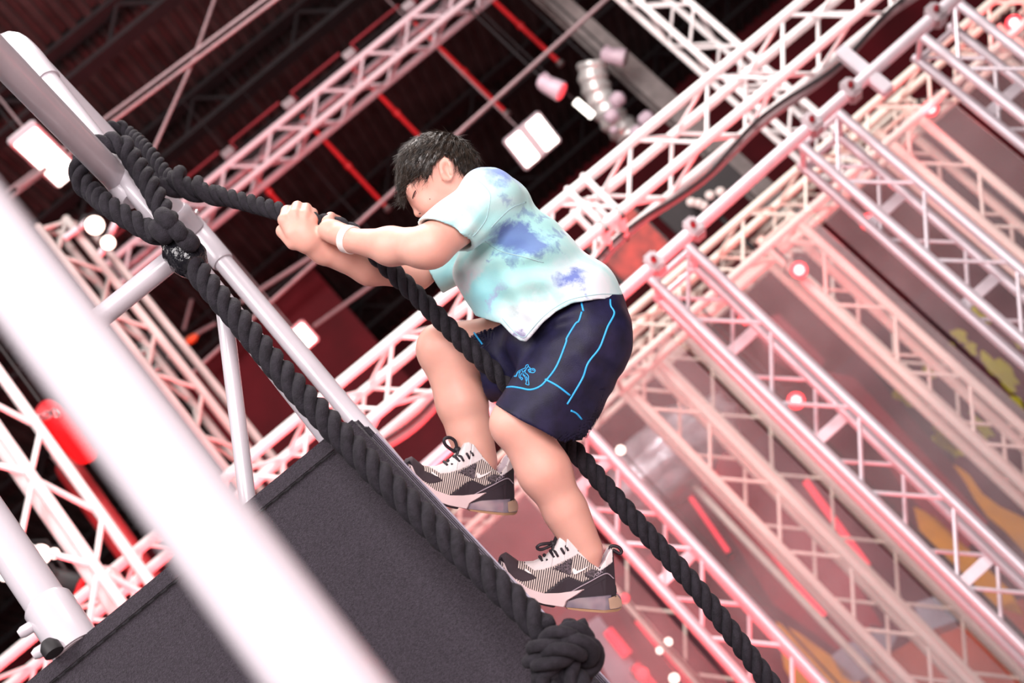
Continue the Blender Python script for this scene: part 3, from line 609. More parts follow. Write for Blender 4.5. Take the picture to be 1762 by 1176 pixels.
# ------------------------------------------------------------------ ropes
def strands(path, D, pitch=2.25, ph=0.0, taper=None, n=9):
    path = np.asarray(path, float); T, A, B = frames(path); s = np.r_[0, np.cumsum(np.linalg.norm(np.diff(path, axis=0), axis=1))]
    out = []
    for k in range(3):
        th = 2 * math.pi * s / (pitch * D) + 2 * math.pi * k / 3 + ph
        h = .276 * D
        c = path + h * (np.cos(th)[:, None] * A + np.sin(th)[:, None] * B)
        out.append(tube(c, .236 * D, n))
    return out
def rope_part(root, name, path, D, mat, **kw):
    for v in strands(path, D, **kw): part(root, name, v, mat, 180)
DN = .050
Q = lerp(J, Atop, .03); pdir = (Atop - J) / np.linalg.norm(Atop - J)
S = P(290, 408, 2.79)
lp = [S + AX * .012 - AZ * .01, lerp(S, Q, .5) + AX * .040 - AY * .01]
for th in np.radians([-25, 15, 55, 95, 135, 175, 205]): lp.append(Q + pdir * .01 + .058 * (math.cos(th) * AX + math.sin(th) * AZ))
lp += [lerp(S, Q, .55) - AX * .045 - AY * .03, S - AX * .012 - AY * .02]
near = thing('climbing_rope', P(950, 1100, 2.2), 'thick black twisted rope hanging in front of the carpeted block', 'rope')
rope_part(near, 'eye_loop', spline(lp, .006), .046, M['rope'])
npath = spline([S - AZ * 0, P(322, 444, 2.76), P(360, 492, 2.71), P(420, 562, 2.65), P(480, 635, 2.59), P(560, 722, 2.51), P(650, 815, 2.43), P(740, 902, 2.36), P(830, 984, 2.29), P(895, 1044, 2.24), P(940, 1090, 2.20)], .006)
rope_part(near, 'strand', npath, DN, M['rope'])
for (x, y, d, r) in [(288, 380, 2.735, .020), (305, 398, 2.73, .019), (280, 400, 2.74, .022), (322, 415, 2.735, .021)]:   # tucked splice ends
    c = P(x, y, d); g = (S - Q) / np.linalg.norm(S - Q)
    part(near, 'splice_end', lathe(c - g * .034, c + g * .03, [(0, r * .3), (.12, r * .8), (.4, r), (.8, r * .85), (1, r * .2)], 14), M['rope'], 180)
tpc = P(320, 440, 2.765); g = P(345, 475, 2.73) - P(300, 410, 2.79); g /= np.linalg.norm(g)
part(near, 'tape_wrap', lathe(tpc - g * .044, tpc + g * .046, [(0, .020), (.08, .033), (.25, .040), (.42, .037), (.6, .039), (.85, .031), (1, .022)], 26), M['tape'], 180)
# stopper knot at the lower end
K = P(968, 1130, 2.17); kd = P(990, 1170, 2.14) - P(940, 1090, 2.2); kd /= np.linalg.norm(kd)
ks = np.cross(kd, FW); ks /= np.linalg.norm(ks); kf = np.cross(ks, kd)
kp = []
for i, t in enumerate(np.linspace(0, 2.6 * 2 * math.pi, 40)):
    kp.append(K + kd * (-.030 + .062 * i / 39) + .034 * (math.cos(t) * ks * 1.15 + math.sin(t) * kf))
rope_part(near, 'knot', spline(kp, .006), .044, M['rope'])
rope_part(near, 'tail', spline([K + kd * .01, P(1000, 1190, 2.13), P(1050, 1260, 2.1), P(1110, 1340, 2.06)], .006), .044, M['rope'])

DF = .0395
Q2 = lerp(E_, Fp, .50)
S2 = P(292, 308, 3.08)
far = thing('climbing_rope', P(1420, 1300, 2.58), 'black twisted rope gripped by the boy and running between his legs', 'rope')
lp = [S2 - AZ * .006, lerp(S2, Q2, .5) + AX * .026 + AZ * .016]
for th in np.radians([-10, 40, 90, 140, 190, 240]): lp.append(Q2 + .043 * (math.cos(th) * AX + math.sin(th) * AZ))
lp += [lerp(S2, Q2, .5) - AX * .006 - AZ * .03, S2 - AX * .004 - AZ * .014]
rope_part(far, 'eye_loop', spline(lp, .006), .034, M['rope'])
FARP = [S2, P(345, 328, 3.01), P(430, 350, 2.92), P(480, 364, 2.86), P(520, 377, 2.83), P(565, 386, 2.81), P(600, 397, 2.805), P(636, 427, 2.80), P(668, 460, 2.80), P(740, 532, 2.80), P(810, 602, 2.80), P(870, 657, 2.80), P(930, 714, 2.80), P(985, 772, 2.77), P(1080, 882, 2.72), P(1200, 1015, 2.67), P(1330, 1183, 2.62), P(1420, 1300, 2.58)]
rope_part(far, 'strand', spline(FARP, .006), DF, M['rope'])
sp2 = spline([S2, P(345, 328, 3.01), P(392, 343, 2.96)], .006)
for k in range(2):                                 # doubled eye splice
    s = np.linspace(0, 1, len(sp2)); T, A, B = frames(sp2); th = s * 9 + k * math.pi
    c = sp2 + (.026 * (1 - s * .6))[:, None] * (np.cos(th)[:, None] * A + np.sin(th)[:, None] * B)
    part(far, 'splice_strand', tube(c, .0135 * (1 - .35 * s), 10), M['rope'], 180)

# ------------------------------------------------------------------ the climber
D0 = 2.80
MB = Matrix.Translation(Vector(CAM + FW * D0)) @ ROT.to_4x4()       # his own frame: x right, y up, z towards the lens side
def L3(x, y, z=0.0):
    d = D0 - z; return np.array([(x - 881) * d / FPX, -(y - 588) * d / FPX, z])
S1 = D0 / FPX
class Field:
    def __init__(s, lo, hi, h):
        s.lo = np.array(lo, float); s.h = h; s.n = np.ceil((np.array(hi) - s.lo) / h).astype(int) + 1
        s.D = np.full(tuple(s.n), .2, np.float32)
    def sub(s, lo, hi):
        a = np.clip(np.floor((np.array(lo) - s.lo) / s.h).astype(int), 0, s.n - 1); b = np.clip(np.ceil((np.array(hi) - s.lo) / s.h).astype(int) + 1, 1, s.n)
        if np.any(b <= a): return None, None
        sl = tuple(slice(i, j) for i, j in zip(a, b))
        g = [s.lo[i] + s.h * np.arange(a[i], b[i], dtype=np.float32) for i in range(3)]
        return sl, (g[0][:, None, None], g[1][None, :, None], g[2][None, None, :])
    def put(s, fn, lo, hi, k=.012, op='add'):
        sl, g = s.sub(lo, hi)
        if sl is None: return
        b = fn(*g).astype(np.float32); a = s.D[sl]
        if op == 'add':
            h = np.clip(.5 + .5 * (a - b) / k, 0, 1); s.D[sl] = a * (1 - h) + b * h - k * h * (1 - h)
        else:
            b = -b; h = np.clip(.5 - .5 * (a - b) / k, 0, 1); s.D[sl] = a * (1 - h) + b * h + k * h * (1 - h)
    def cap(s, a, b, ra, rb, k=.012, rz=1.0, cut=None, op='add', grow=0):
        """tapered capsule; rz scales its thickness along z; cut: list of (point, outward normal) planes"""
        a, b = np.asarray(a, float), np.asarray(b, float); ra, rb = ra + grow, rb + grow; R = max(ra, rb) * max(1, rz) + .03
        def fn(x, y, z):
            zs = 1.0 / rz
            ax, ay, az = x - a[0], y - a[1], (z - a[2]) * zs
            v = b - a; vz = v[2] * zs; vv = v[0] ** 2 + v[1] ** 2 + vz ** 2 + 1e-9
            t = np.clip((ax * v[0] + ay * v[1] + az * vz) / vv, 0, 1)
            d = np.sqrt((ax - t * v[0]) ** 2 + (ay - t * v[1]) ** 2 + (az - t * vz) ** 2) - (ra + (rb - ra) * t)
            for p, n in (cut or []):
                n = np.asarray(n, float) / np.linalg.norm(n); d = np.maximum(d, (x - p[0]) * n[0] + (y - p[1]) * n[1] + (z - p[2]) * n[2])
            return d
        s.put(fn, np.minimum(a, b) - R, np.maximum(a, b) + R, k, op)
    def ell(s, c, r, k=.012, rot=0, op='add', grow=0):
        c = np.asarray(c, float); r = np.asarray(r, float) + grow; ca, sa = math.cos(rot), math.sin(rot)
        def fn(x, y, z):
            x, y, z = x - c[0], y - c[1], z - c[2]; u, v = x * ca + y * sa, -x * sa + y * ca
            q = np.sqrt((u / r[0]) ** 2 + (v / r[1]) ** 2 + (z / r[2]) ** 2)
            g = np.sqrt((u / r[0] ** 2) ** 2 + (v / r[1] ** 2) ** 2 + (z / r[2] ** 2) ** 2) + 1e-6
            return q * (q - 1) / g
        R = r.max() + .03; s.put(fn, c - R, c + R, k, op)
    def grid(s): return [s.lo[i] + s.h * np.arange(s.n[i], dtype=np.float32).reshape([-1 if j == i else 1 for j in range(3)]) for i in range(3)]
    def surf(s, name):
        D = s.D; S = D < 0
        c = np.zeros(tuple(s.n - 1), np.int8)
        for i in (0, 1):
            for j in (0, 1):
                for k in (0, 1): c += S[i:S.shape[0] - 1 + i, j:S.shape[1] - 1 + j, k:S.shape[2] - 1 + k]
        act = (c > 0) & (c < 8); I = np.argwhere(act); idx = np.full(act.shape, -1, np.int32); idx[act] = np.arange(len(I))
        off = np.array([(i, j, k) for i in (0, 1) for j in (0, 1) for k in (0, 1)])
        val = np.stack([D[I[:, 0] + o[0], I[:, 1] + o[1], I[:, 2] + o[2]] for o in off], 1)
        acc = np.zeros((len(I), 3)); cnt = np.zeros(len(I))
        for p in range(8):
            for q in range(p + 1, 8):
                if np.abs(off[p] - off[q]).sum() != 1: continue
                m = (val[:, p] < 0) != (val[:, q] < 0); t = val[m, p] / (val[m, p] - val[m, q])
                acc[m] += off[p] + t[:, None] * (off[q] - off[p]); cnt[m] += 1
        V = s.lo + s.h * (I + acc / cnt[:, None]); Q = []
        for ax in range(3):
            o1, o2 = [(1, 2), (2, 0), (0, 1)][ax]
            a = [slice(None)] * 3; b = [slice(None)] * 3; a[ax] = slice(0, -1); b[ax] = slice(1, None)
            ch = S[tuple(a)] != S[tuple(b)]; E_i = np.argwhere(ch)
            E_i = E_i[(E_i[:, o1] > 0) & (E_i[:, o2] > 0) & (E_i[:, o1] < s.n[o1] - 1) & (E_i[:, o2] < s.n[o2] - 1)]
            ins = S[tuple(a)][E_i[:, 0], E_i[:, 1], E_i[:, 2]]
            d1 = np.zeros(3, int); d1[o1] = 1; d2 = np.zeros(3, int); d2[o2] = 1
            g = lambda e: idx[e[:, 0], e[:, 1], e[:, 2]]
            q = np.stack([g(E_i - d1 - d2), g(E_i - d2), g(E_i), g(E_i - d1)], 1); q[~ins] = q[~ins][:, ::-1]; Q.append(q)
        Q = np.vstack(Q); Q = Q[(Q >= 0).all(1)]
        return V, Q
def relax(V, Q, it=2, lam=.5):
    e = np.vstack([Q[:, [0, 1]], Q[:, [1, 2]], Q[:, [2, 3]], Q[:, [3, 0]]]); e = np.vstack([e, e[:, ::-1]]); n = np.bincount(e[:, 0], minlength=len(V)).astype(float)
    for _ in range(it):
        for l in (lam, -lam * .9):
            s_ = np.stack([np.bincount(e[:, 0], V[e[:, 1], i], minlength=len(V)) for i in range(3)], 1) / np.maximum(n, 1)[:, None]; V = V + l * (s_ - V)
    return V
def c_px(r, z=0): return r * (D0 - z) / FPX

# ---- materials of the climber
def skin_mat():
    m, t, b = nt('skin'); L = t.links; tc = N(t, 'ShaderNodeTexCoord'); nz = N(t, 'ShaderNodeTexNoise'); nz.inputs['Scale'].default_value = 14; nz.inputs['Detail'].default_value = 5
    L.new(tc.outputs['Object'], nz.inputs['Vector']); r = ramp(t, [(.3, (.74, .37, .295)), (.7, (.82, .45, .36))]); L.new(nz.outputs['Fac'], r.inputs['Fac']); L.new(r.outputs['Color'], b.inputs['Base Color'])
    b.inputs['Roughness'].default_value = .5; b.inputs['Subsurface Weight'].default_value = .25; b.inputs['Subsurface Radius'].default_value = (.012, .004, .002); b.inputs['Subsurface Scale'].default_value = .6
    n2 = N(t, 'ShaderNodeTexNoise'); n2.inputs['Scale'].default_value = 260; L.new(tc.outputs['Object'], n2.inputs['Vector']); bp = N(t, 'ShaderNodeBump'); bp.inputs['Strength'].default_value = .06; bp.inputs['Distance'].default_value = .002
    L.new(n2.outputs['Fac'], bp.inputs['Height']); L.new(bp.outputs['Normal'], b.inputs['Normal']); return m
def shirt_mat():
    m, t, b = nt('tie_dye_cotton'); L = t.links; tc = N(t, 'ShaderNodeTexCoord')
    nz = N(t, 'ShaderNodeTexNoise'); nz.inputs['Scale'].default_value = 22; nz.inputs['Detail'].default_value = 6; nz.inputs['Roughness'].default_value = .65; L.new(tc.outputs['Object'], nz.inputs['Vector'])
    n1 = N(t, 'ShaderNodeTexNoise'); n1.inputs['Scale'].default_value = 7; n1.inputs['Detail'].default_value = 3; n1.inputs['Distortion'].default_value = 1.2; L.new(tc.outputs['Object'], n1.inputs['Vector'])
    base = ramp(t, [(.36, (.84, .88, .93)), (.50, (.58, .87, .86)), (.66, (.42, .79, .82))]); L.new(n1.outputs['Fac'], base.inputs['Fac'])
    cur = base.outputs['Color']
    wob = N(t, 'ShaderNodeVectorMath', operation='MULTIPLY_ADD'); cs = N(t, 'ShaderNodeVectorMath', operation='SUBTRACT'); cs.inputs[1].default_value = (.5, .5, .5)
    L.new(nz.outputs['Color'], cs.inputs[0]); L.new(cs.outputs[0], wob.inputs[0]); wob.inputs[1].default_value = (.085, .085, .085); L.new(tc.outputs['Object'], wob.inputs[2])
    def dye(cx, cy, rx, ry, ang, col, amt, soft=.35, z=.1):
        nonlocal cur
        c = L3(cx, cy, z); mp = N(t, 'ShaderNodeMapping', vector_type='TEXTURE'); mp.inputs['Location'].default_value = tuple(c); mp.inputs['Rotation'].default_value = (0, 0, math.radians(-ang)); mp.inputs['Scale'].default_value = (c_px(rx), c_px(ry), .16)
        L.new(wob.outputs[0], mp.inputs['Vector']); ln = N(t, 'ShaderNodeVectorMath', operation='LENGTH'); L.new(mp.outputs[0], ln.inputs[0])
        mr = N(t, 'ShaderNodeMapRange'); mr.inputs['From Min'].default_value = 1 + soft; mr.inputs['From Max'].default_value = 1 - soft; mr.inputs['To Min'].default_value = 0; mr.inputs['To Max'].default_value = amt; L.new(ln.outputs['Value'], mr.inputs['Value'])
        mx = N(t, 'ShaderNodeMix', data_type='RGBA'); L.new(mr.outputs[0], mx.inputs['Factor']); L.new(cur, mx.inputs['A']); mx.inputs['B'].default_value = c4(col); cur = mx.outputs['Result']
    mint = (.42, .84, .80); aqua = (.22, .70, .83); blue = (.15, .24, .52); lil = (.72, .70, .88); wht = (.88, .87, .93); dk = (.20, .18, .34)
    dye(775, 340, 55, 40, -50, wht, .85, .5); dye(840, 500, 80, 60, 50, mint, .6, .6); dye(900, 440, 90, 60, 45, mint, .75, .6); dye(1000, 490, 50, 36, 30, wht, .7, .5)
    dye(930, 350, 60, 30, 50, mint, .5, .6); dye(830, 520, 26, 48, 20, aqua, .55, .6); dye(778, 392, 24, 14, 20, aqua, .6, .6); dye(800, 470, 20, 44, 40, wht, .5, .5); dye(905, 555, 40, 26, -30, wht, .75, .4)
    dye(856, 306, 32, 14, 18, (.18, .27, .68), .9, .45); dye(835, 312, 22, 8, 35, (.30, .36, .72), .5, .5); dye(899, 416, 47, 26, 12, blue, .95, .22); dye(885, 432, 20, 16, 50, blue, .8, .35); dye(903, 370, 12, 8, 0, blue, .6, .5); dye(925, 400, 22, 6, 10, blue, .4, .6)
    dye(985, 481, 20, 12, -10, (.10, .15, .50), .9, .5); dye(1002, 470, 9, 8, 0, blue, .5, .6); dye(848, 512, 5, 20, 30, (.42, .40, .70), .6, .6); dye(893, 572, 12, 6, 10, dk, .85, .5); dye(878, 538, 12, 7, 0, (.50, .50, .52), .5, .6); dye(805, 490, 8, 22, 40, (.80, .68, .78), .5, .6); dye(745, 490, 14, 8, 30, lil, .4, .6)
    for (x_, y_, r_) in [(862, 440, 7), (872, 452, 6), (888, 455, 8), (850, 432, 5), (838, 445, 5), (930, 372, 6), (960, 430, 6), (1010, 500, 6), (840, 560, 6), (960, 405, 8), (870, 345, 8)]: dye(x_, y_, r_, r_ * .8, 0, blue, .6, .6)
    L.new(cur, b.inputs['Base Color']); b.inputs['Roughness'].default_value = .85; b.inputs['Specular IOR Level'].default_value = .15; b.inputs['Sheen Weight'].default_value = .2
    wv = N(t, 'ShaderNodeTexNoise'); wv.inputs['Scale'].default_value = 600; L.new(tc.outputs['Object'], wv.inputs['Vector']); bp = N(t, 'ShaderNodeBump'); bp.inputs['Strength'].default_value = .12; bp.inputs['Distance'].default_value = .002; L.new(wv.outputs['Fac'], bp.inputs['Height']); L.new(bp.outputs['Normal'], b.inputs['Normal'])
    return m
M['skin'] = skin_mat(); M['shirt'] = shirt_mat()
M['navy'] = simple('navy_jersey', (.011, .0095, .038), .55, var=.25, scale=30, bump=.15, bscale=500, spec=.3)
M['cyan'] = simple('cyan_piping', (.03, .42, .85), .5, var=.05)
M['hair'] = simple('dark_brown_hair', (.030, .020, .014), .36, var=.5, scale=120)
M['brow'] = simple('dark_lash', (.03, .012, .010), .6); M['band'] = simple('paper_wristband', (.92, .80, .76), .6, var=.02)
M['lip'] = simple('lip', (.62, .24, .20), .45)

# ---- body
bf = Field(L3(462, 985, -.26), L3(1100, 215, .36), .0027)
def cap(f, a, b, ra, rb, k=.012, **kw): f.cap(L3(*a), L3(*b), c_px(ra, a[2]), c_px(rb, b[2]), k, **kw)
def ell(f, c, rx, ry, rz, k=.012, **kw): f.ell(L3(*c), (c_px(rx, c[2]), c_px(ry, c[2]), rz), k, **kw)
# trunk (under the clothes)
cap(bf, (985, 555, 0), (900, 462, 0), 62, 58, .03, rz=1.7); cap(bf, (900, 462, 0), (846, 375, 0), 58, 42, .03, rz=1.9); cap(bf, (832, 345, .10), (838, 355, -.10), 34, 34, .03)
cap(bf, (815, 330, .0), (782, 318, 0), 36, 36, .02)
# legs
for (hip, knee, mid, ank, r) in [((1003, 578, .08), (893, 728, .10), (937, 812, .10), (1008, 945, .085), (56, 45, 44, 25)), ((985, 580, -.08), (767, 604, -.10), (795, 694, -.09), (822, 790, -.085), (60, 45, 42, 29))]:
    cap(bf, hip, knee, r[0], r[1], .03); cap(bf, knee, mid, r[1] - 1, r[2], .02); cap(bf, mid, ank, r[2], r[3], .02)
cap(bf, (974, 882, .09), (1008, 950, .085), 37, 25, .02); cap(bf, (1008, 945, .085), (1013, 985, .085), 24, 21, .01)
cap(bf, (808, 745, -.088), (824, 800, -.085), 36, 29, .02); cap(bf, (822, 790, -.085), (827, 822, -.085), 27, 22, .01)
ell(bf, (874, 732, .104), 26, 30, .036, .02); ell(bf, (750, 598, -.085), 30, 36, .036, .02)
# near arm (his left)
cap(bf, (838, 345, .13), (742, 424, .205), 42, 34, .03); cap(bf, (742, 424, .205), (672, 424, .14), 35, 31, .02); cap(bf, (672, 424, .14), (606, 414, .075), 31, 20, .02)
ell(bf, (725, 432, .20), 34, 26, .034, .02)
# far arm (his right)
cap(bf, (845, 372, -.13), (716, 470, -.09), 36, 27, .03); cap(bf, (716, 470, -.09), (636, 462, -.055), 28, 27, .02); cap(bf, (636, 462, -.055), (556, 434, -.015), 27, 20, .02)
# far hand closed on the rope, back of the hand towards the lens
RZ = -.022
cap(bf, (556, 434, -.012), (532, 414, .006), 21, 24, .012, rz=.8); ell(bf, (522, 405, .010), 28, 27, .022, .010, rot=math.radians(-42))
for (mcp, pip, dip, tip, r) in [((502, 402, .012), (490, 379, .006), (494, 364, -.036), (503, 380, -.052), 12), ((512, 396, .016), (508, 370, .008), (512, 356, -.036), (517, 376, -.052), 11.5), ((524, 395, .014), (525, 371, .007), (527, 359, -.036), (530, 380, -.052), 11), ((534, 400, .010), (537, 379, .004), (538, 367, -.034), (540, 386, -.050), 10)]:
    cap(bf, mcp, pip, r, r * .98, .0065); cap(bf, pip, dip, r * .95, r * .85, .005); cap(bf, dip, tip, r * .85, r * .7, .004)
cap(bf, (505, 418, .004), (487, 398, -.012), 13, 12, .006); cap(bf, (487, 398, -.012), (492, 392, -.050), 11, 9, .005); cap(bf, (492, 392, -.050), (515, 392, -.060), 9, 8, .004)
# near hand, thumb on top, fingers round the back of the rope
cap(bf, (606, 414, .072), (588, 405, .045), 20, 21, .012); ell(bf, (574, 398, .028), 27, 20, .021, .010, rot=math.radians(-20)); cap(bf, (576, 404, .03), (556, 398, .012), 16, 11, .008)
cap(bf, (562, 398, .020), (565, 382, .006), 12, 11, .006); cap(bf, (565, 382, .006), (569, 374, -.024), 10.5, 9, .004); cap(bf, (569, 374, -.024), (582, 378, -.045), 8.5, 7, .004)
for (mcp, pip, tip, r) in [((553, 400, .008), (551, 396, -.038), (563, 378, -.058), 8.5), ((566, 407, .010), (566, 406, -.040), (577, 386, -.058), 9), ((580, 411, .012), (580, 410, -.038), (586, 381, -.050), 9), ((592, 412, .015), (594, 412, -.030), (594, 388, -.046), 8)]:
    cap(bf, mcp, pip, r, r * .9, .004); cap(bf, pip, tip, r * .9, r * .75, .004)
# head
ell(bf, (756, 297, 0), 64, 65, .070, .02); ell(bf, (748, 330, -.002), 46, 45, .060, .016); ell(bf, (766, 374, 0), 34, 38, .050, .02); cap(bf, (770, 330, 0), (800, 345, 0), 40, 40, .03)
ell(bf, (742, 350, .034), 22, 22, .026, .014); ell(bf, (712, 326, .015), 16, 17, .034, .012)
cap(bf, (711, 346, .0), (718, 362, .002), 5, 5.5, .008); ell(bf, (720, 367, .002), 7.5, 7.5, .010, .005); ell(bf, (727, 368, .014), 6.5, 5.5, .007, .004)
ell(bf, (715.5, 337, .030), 9, 9, .012, .006)
# ear
ell(bf, (768, 291, .074), 13, 21, .0075, .004, rot=math.radians(12)); ell(bf, (769, 291, .0825), 8.5, 14, .0095, .003, rot=math.radians(12), op='sub'); ell(bf, (772, 300, .078), 5, 6, .006, .003, op='sub'); ell(bf, (766, 306, .072), 6, 6, .006, .004); cap(bf, (774, 282, .078), (775, 298, .077), 2.4, 2.4, .003); ell(bf, (762, 299, .075), 4, 5, .005, .003)
V, Q = bf.surf('body'); V = relax(V, Q, 3); del bf.D
body = link('person', mesh_np('person', V, Q), M['skin']); body.matrix_world = MB
tagit(body, 'boy in tie-dye shirt and navy shorts leaning back, hauling himself up the rope', 'person')
BODY = BVHTree.FromPolygons([tuple(v) for v in V], [tuple(q) for q in Q])

# ---- t-shirt (a hollow shell with cut hem and cuffs)
def smooth_poly(xs, pts): p = np.array(pts, float); return np.interp(xs, p[:, 0], p[:, 1])
def shirt_field(grow, cutoff):
    f = Field(L3(700, 605, -.25), L3(1100, 270, .29), .0029)
    kk = dict(grow=grow)
    cu = lambda a, n: [(L3(*a), n)] if cutoff else None
    cap(f, (966, 526, 0), (902, 458, 0), 96, 86, .02, rz=1.42, **kk); cap(f, (902, 458, 0), (846, 380, 0), 86, 66, .03, rz=1.7, **kk)
    cap(f, (835, 338, .115), (848, 352, -.115), 47, 46, .03, **kk); cap(f, (860, 358, .08), (866, 366, -.08), 50, 50, .03, **kk)
    cap(f, (987, 527, 0), (1004, 565, 0), 86, 86, .02, rz=1.5, **kk); cap(f, (880, 480, .02), (905, 570, .06), 66, 46, .03, rz=1.6, **kk); cap(f, (825, 470, -.02), (860, 540, .0), 46, 40, .03, rz=2.2, **kk)
    cap(f, (842, 344, .13), (750, 419, .195), 52, 50, .02, cut=cu((760, 400, .19), (-.38, -.85, .36)), **kk)           # near sleeve
    cap(f, (848, 400, -.12), (738, 478, -.10), 46, 38, .02, cut=cu((748, 480, -.10), (-.90, -.42, -.05)), **kk)     # far sleeve
    x, y, z = f.grid(); d_ = D0 - z; px = 881 + x * FPX / d_; py = 588 - y * FPX / d_
    # folds
    if True:
        a = (px * .62 - py * .78); w = np.exp(-((px - 900) ** 2 + (py - 430) ** 2) / 90 ** 2)
        f.D += (-.0042 * w * np.sin((px * .25 + py * .97) / 8.5 + 1.3 * np.sin(px / 60)) + .004 * np.exp(-((px - 815) ** 2 + (py - 395) ** 2) / 40 ** 2) * np.sin((px * .75 + py * .65) / 6) - .005 * np.exp(-((px - 890) ** 2 + (py - 545) ** 2) / 60 ** 2) * np.sin((px * .8 - py * .6) / 9) + .0024 * np.sin(px / 26 + 1.5 * np.sin(py / 33)) * np.sin(py / 30)).astype(np.float32)
    if cutoff:
        hy = smooth_poly(px.ravel(), [(600, 515), (770, 520), (800, 536), (822, 545), (850, 554), (862, 557), (880, 576), (894, 586), (905, 589), (914, 580), (935, 555), (958, 536), (985, 522), (1030, 515), (1080, 513), (1110, 520)]).reshape(px.shape)
        far_up = np.where(z < 0, (-z) * 40, 0)
        near_sleeve = (px < 800) & (py < 470)
        cutd = (py - (hy - far_up)) * S1 * .8; cutd = np.where(near_sleeve, -.05, cutd)
        f.D = np.maximum(f.D, cutd.astype(np.float32))
    return f
fo_ = shirt_field(0, True); fi_ = shirt_field(-.0062, False); fo_.D = np.maximum(fo_.D, -fi_.D)
V, Q = fo_.surf('shirt'); V = relax(V, Q, 2); del fo_, fi_
shirt = link('t_shirt', mesh_np('t_shirt', V, Q), M['shirt'], body); shirt['label'] = 'pale aqua and white tie-dye cotton t-shirt with blue blotches'
SHIRT = BVHTree.FromPolygons([tuple(v) for v in V], [tuple(q) for q in Q])

# ---- shorts
def shorts_field(grow, cutoff):
    f = Field(L3(785, 800, -.25), L3(1110, 490, .24), .0029); kk = dict(grow=grow); cu = lambda a, n: [(L3(*a), n)] if cutoff else None
    ext = 0 if cutoff else 1
    n_near = (-.46, -.87, .05)
    cap(f, (1003, 545, 0), (1012, 570, 0), 78, 76, .03, rz=1.6, **kk)
    hn, hfar = cu((917, 731, .10), (-.47, -.88, 0)), cu((824, 627, -.1), (-.95, -.31, 0))
    cap(f, (1014, 585, .085), (912 - 34 * ext, 735 + 64 * ext, .10), 76, 72, .02, cut=hn, **kk)
    cap(f, (1004, 640, .075), (966 - 10 * ext, 730 + 40 * ext, .09), 58, 52, .02, cut=hn, **kk)
    cap(f, (985, 585, -.085), (812 - 70 * ext, 630 + 16 * ext, -.10), 70, 70, .03, cut=hfar, **kk)
    cap(f, (920, 600, -.02), (880, 640, -.05), 64, 50, .03, cut=hfar, **kk); cap(f, (960, 560, .05), (915, 590, .05), 50, 44, .03, **kk)
    x, y, z = f.grid(); d_ = D0 - z; px = 881 + x * FPX / d_; py = 588 - y * FPX / d_
    f.D += (.0018 * np.sin(px / 13 + py / 24) * np.sin(py / 19 - px / 31) + .003 * np.exp(-((px - 960) ** 2 + (py - 555) ** 2) / 40 ** 2) * np.sin((px * .4 + py) / 6.5) + .0022 * np.exp(-((px - 1040) ** 2 + (py - 640) ** 2) / 45 ** 2) * np.sin((px - py) / 9)).astype(np.float32)
    if cutoff: f.D = np.maximum(f.D, ((505 - py) * S1).astype(np.float32) + 0 * px)
    return f
fo_ = shorts_field(0, True); fi_ = shorts_field(-.0062, False); fo_.D = np.maximum(fo_.D, -fi_.D)
V, Q = fo_.surf('shorts'); V = relax(V, Q, 2); del fo_, fi_
shorts = link('shorts', mesh_np('shorts', V, Q), M['navy'], body); shorts['label'] = 'navy sports shorts with cyan piping'
SHORTS = BVHTree.FromPolygons([tuple(v) for v in V], [tuple(q) for q in Q])

# ---- things drawn onto the surfaces as real cords and patches
def hit(tree, x, y, z0=.45):
    o = Vector((0, 0, D0)); d = Vector(L3(x, y, 0)) - o; d.normalize(); r = tree.ray_cast(o, d)
    return (np.array(r[0]), np.array(r[1])) if r[0] is not None else (None, None)
def local(name, vf, mat, parent, sharp=40):
    v, f = vf; return link(name, mesh(name, v, f, sharp), mat, parent)
def draw(tree, pts, r, step=3.0, off=.0):
    p = np.array(pts, float); q = np.c_[p, np.zeros(len(p))]; s = spline(q, step) if len(p) > 2 else np.linspace(q[0], q[1], max(2, int(np.linalg.norm(q[1] - q[0]) / step) + 1))
    out = []
    for x, y, _ in s:
        h, n = hit(tree, x, y)
        if h is not None and (not out or np.linalg.norm(h - out[-1]) < .03): out.append(h + n * off)
    return tube(out, r, 8) if len(out) > 1 else None
def sew(tree, pts, r, mat, parent, name, off=.0, step=3.0):
    v = draw(tree, pts, r, step, off)
    if v: return local(name, v, mat, parent, 180)
for pts in [[(1000, 520), (1004, 536)], [(1001, 537), (996, 553), (990, 558), (975, 583), (974, 590), (958, 630), (940, 655), (928, 666), (912, 671), (895, 668), (880, 666), (866, 668)], [(1050, 516), (1051, 527), (1057, 540), (1046, 562), (1040, 578), (1031, 600), (1012, 625), (1003, 650), (987, 678), (976, 696)], [(938, 653), (960, 665), (981, 681)], [(982, 707), (992, 712), (1001, 722)]]:
    sew(SHORTS, pts, .0019, M['cyan'], shorts, 'piping')
sew(SHORTS, [(804, 560), (812, 568), (822, 582), (830, 593)], .0019, M['cyan'], shorts, 'piping')
z_ = lambda x, y: (860 + x / 16.8, 610 + y / 16.8)
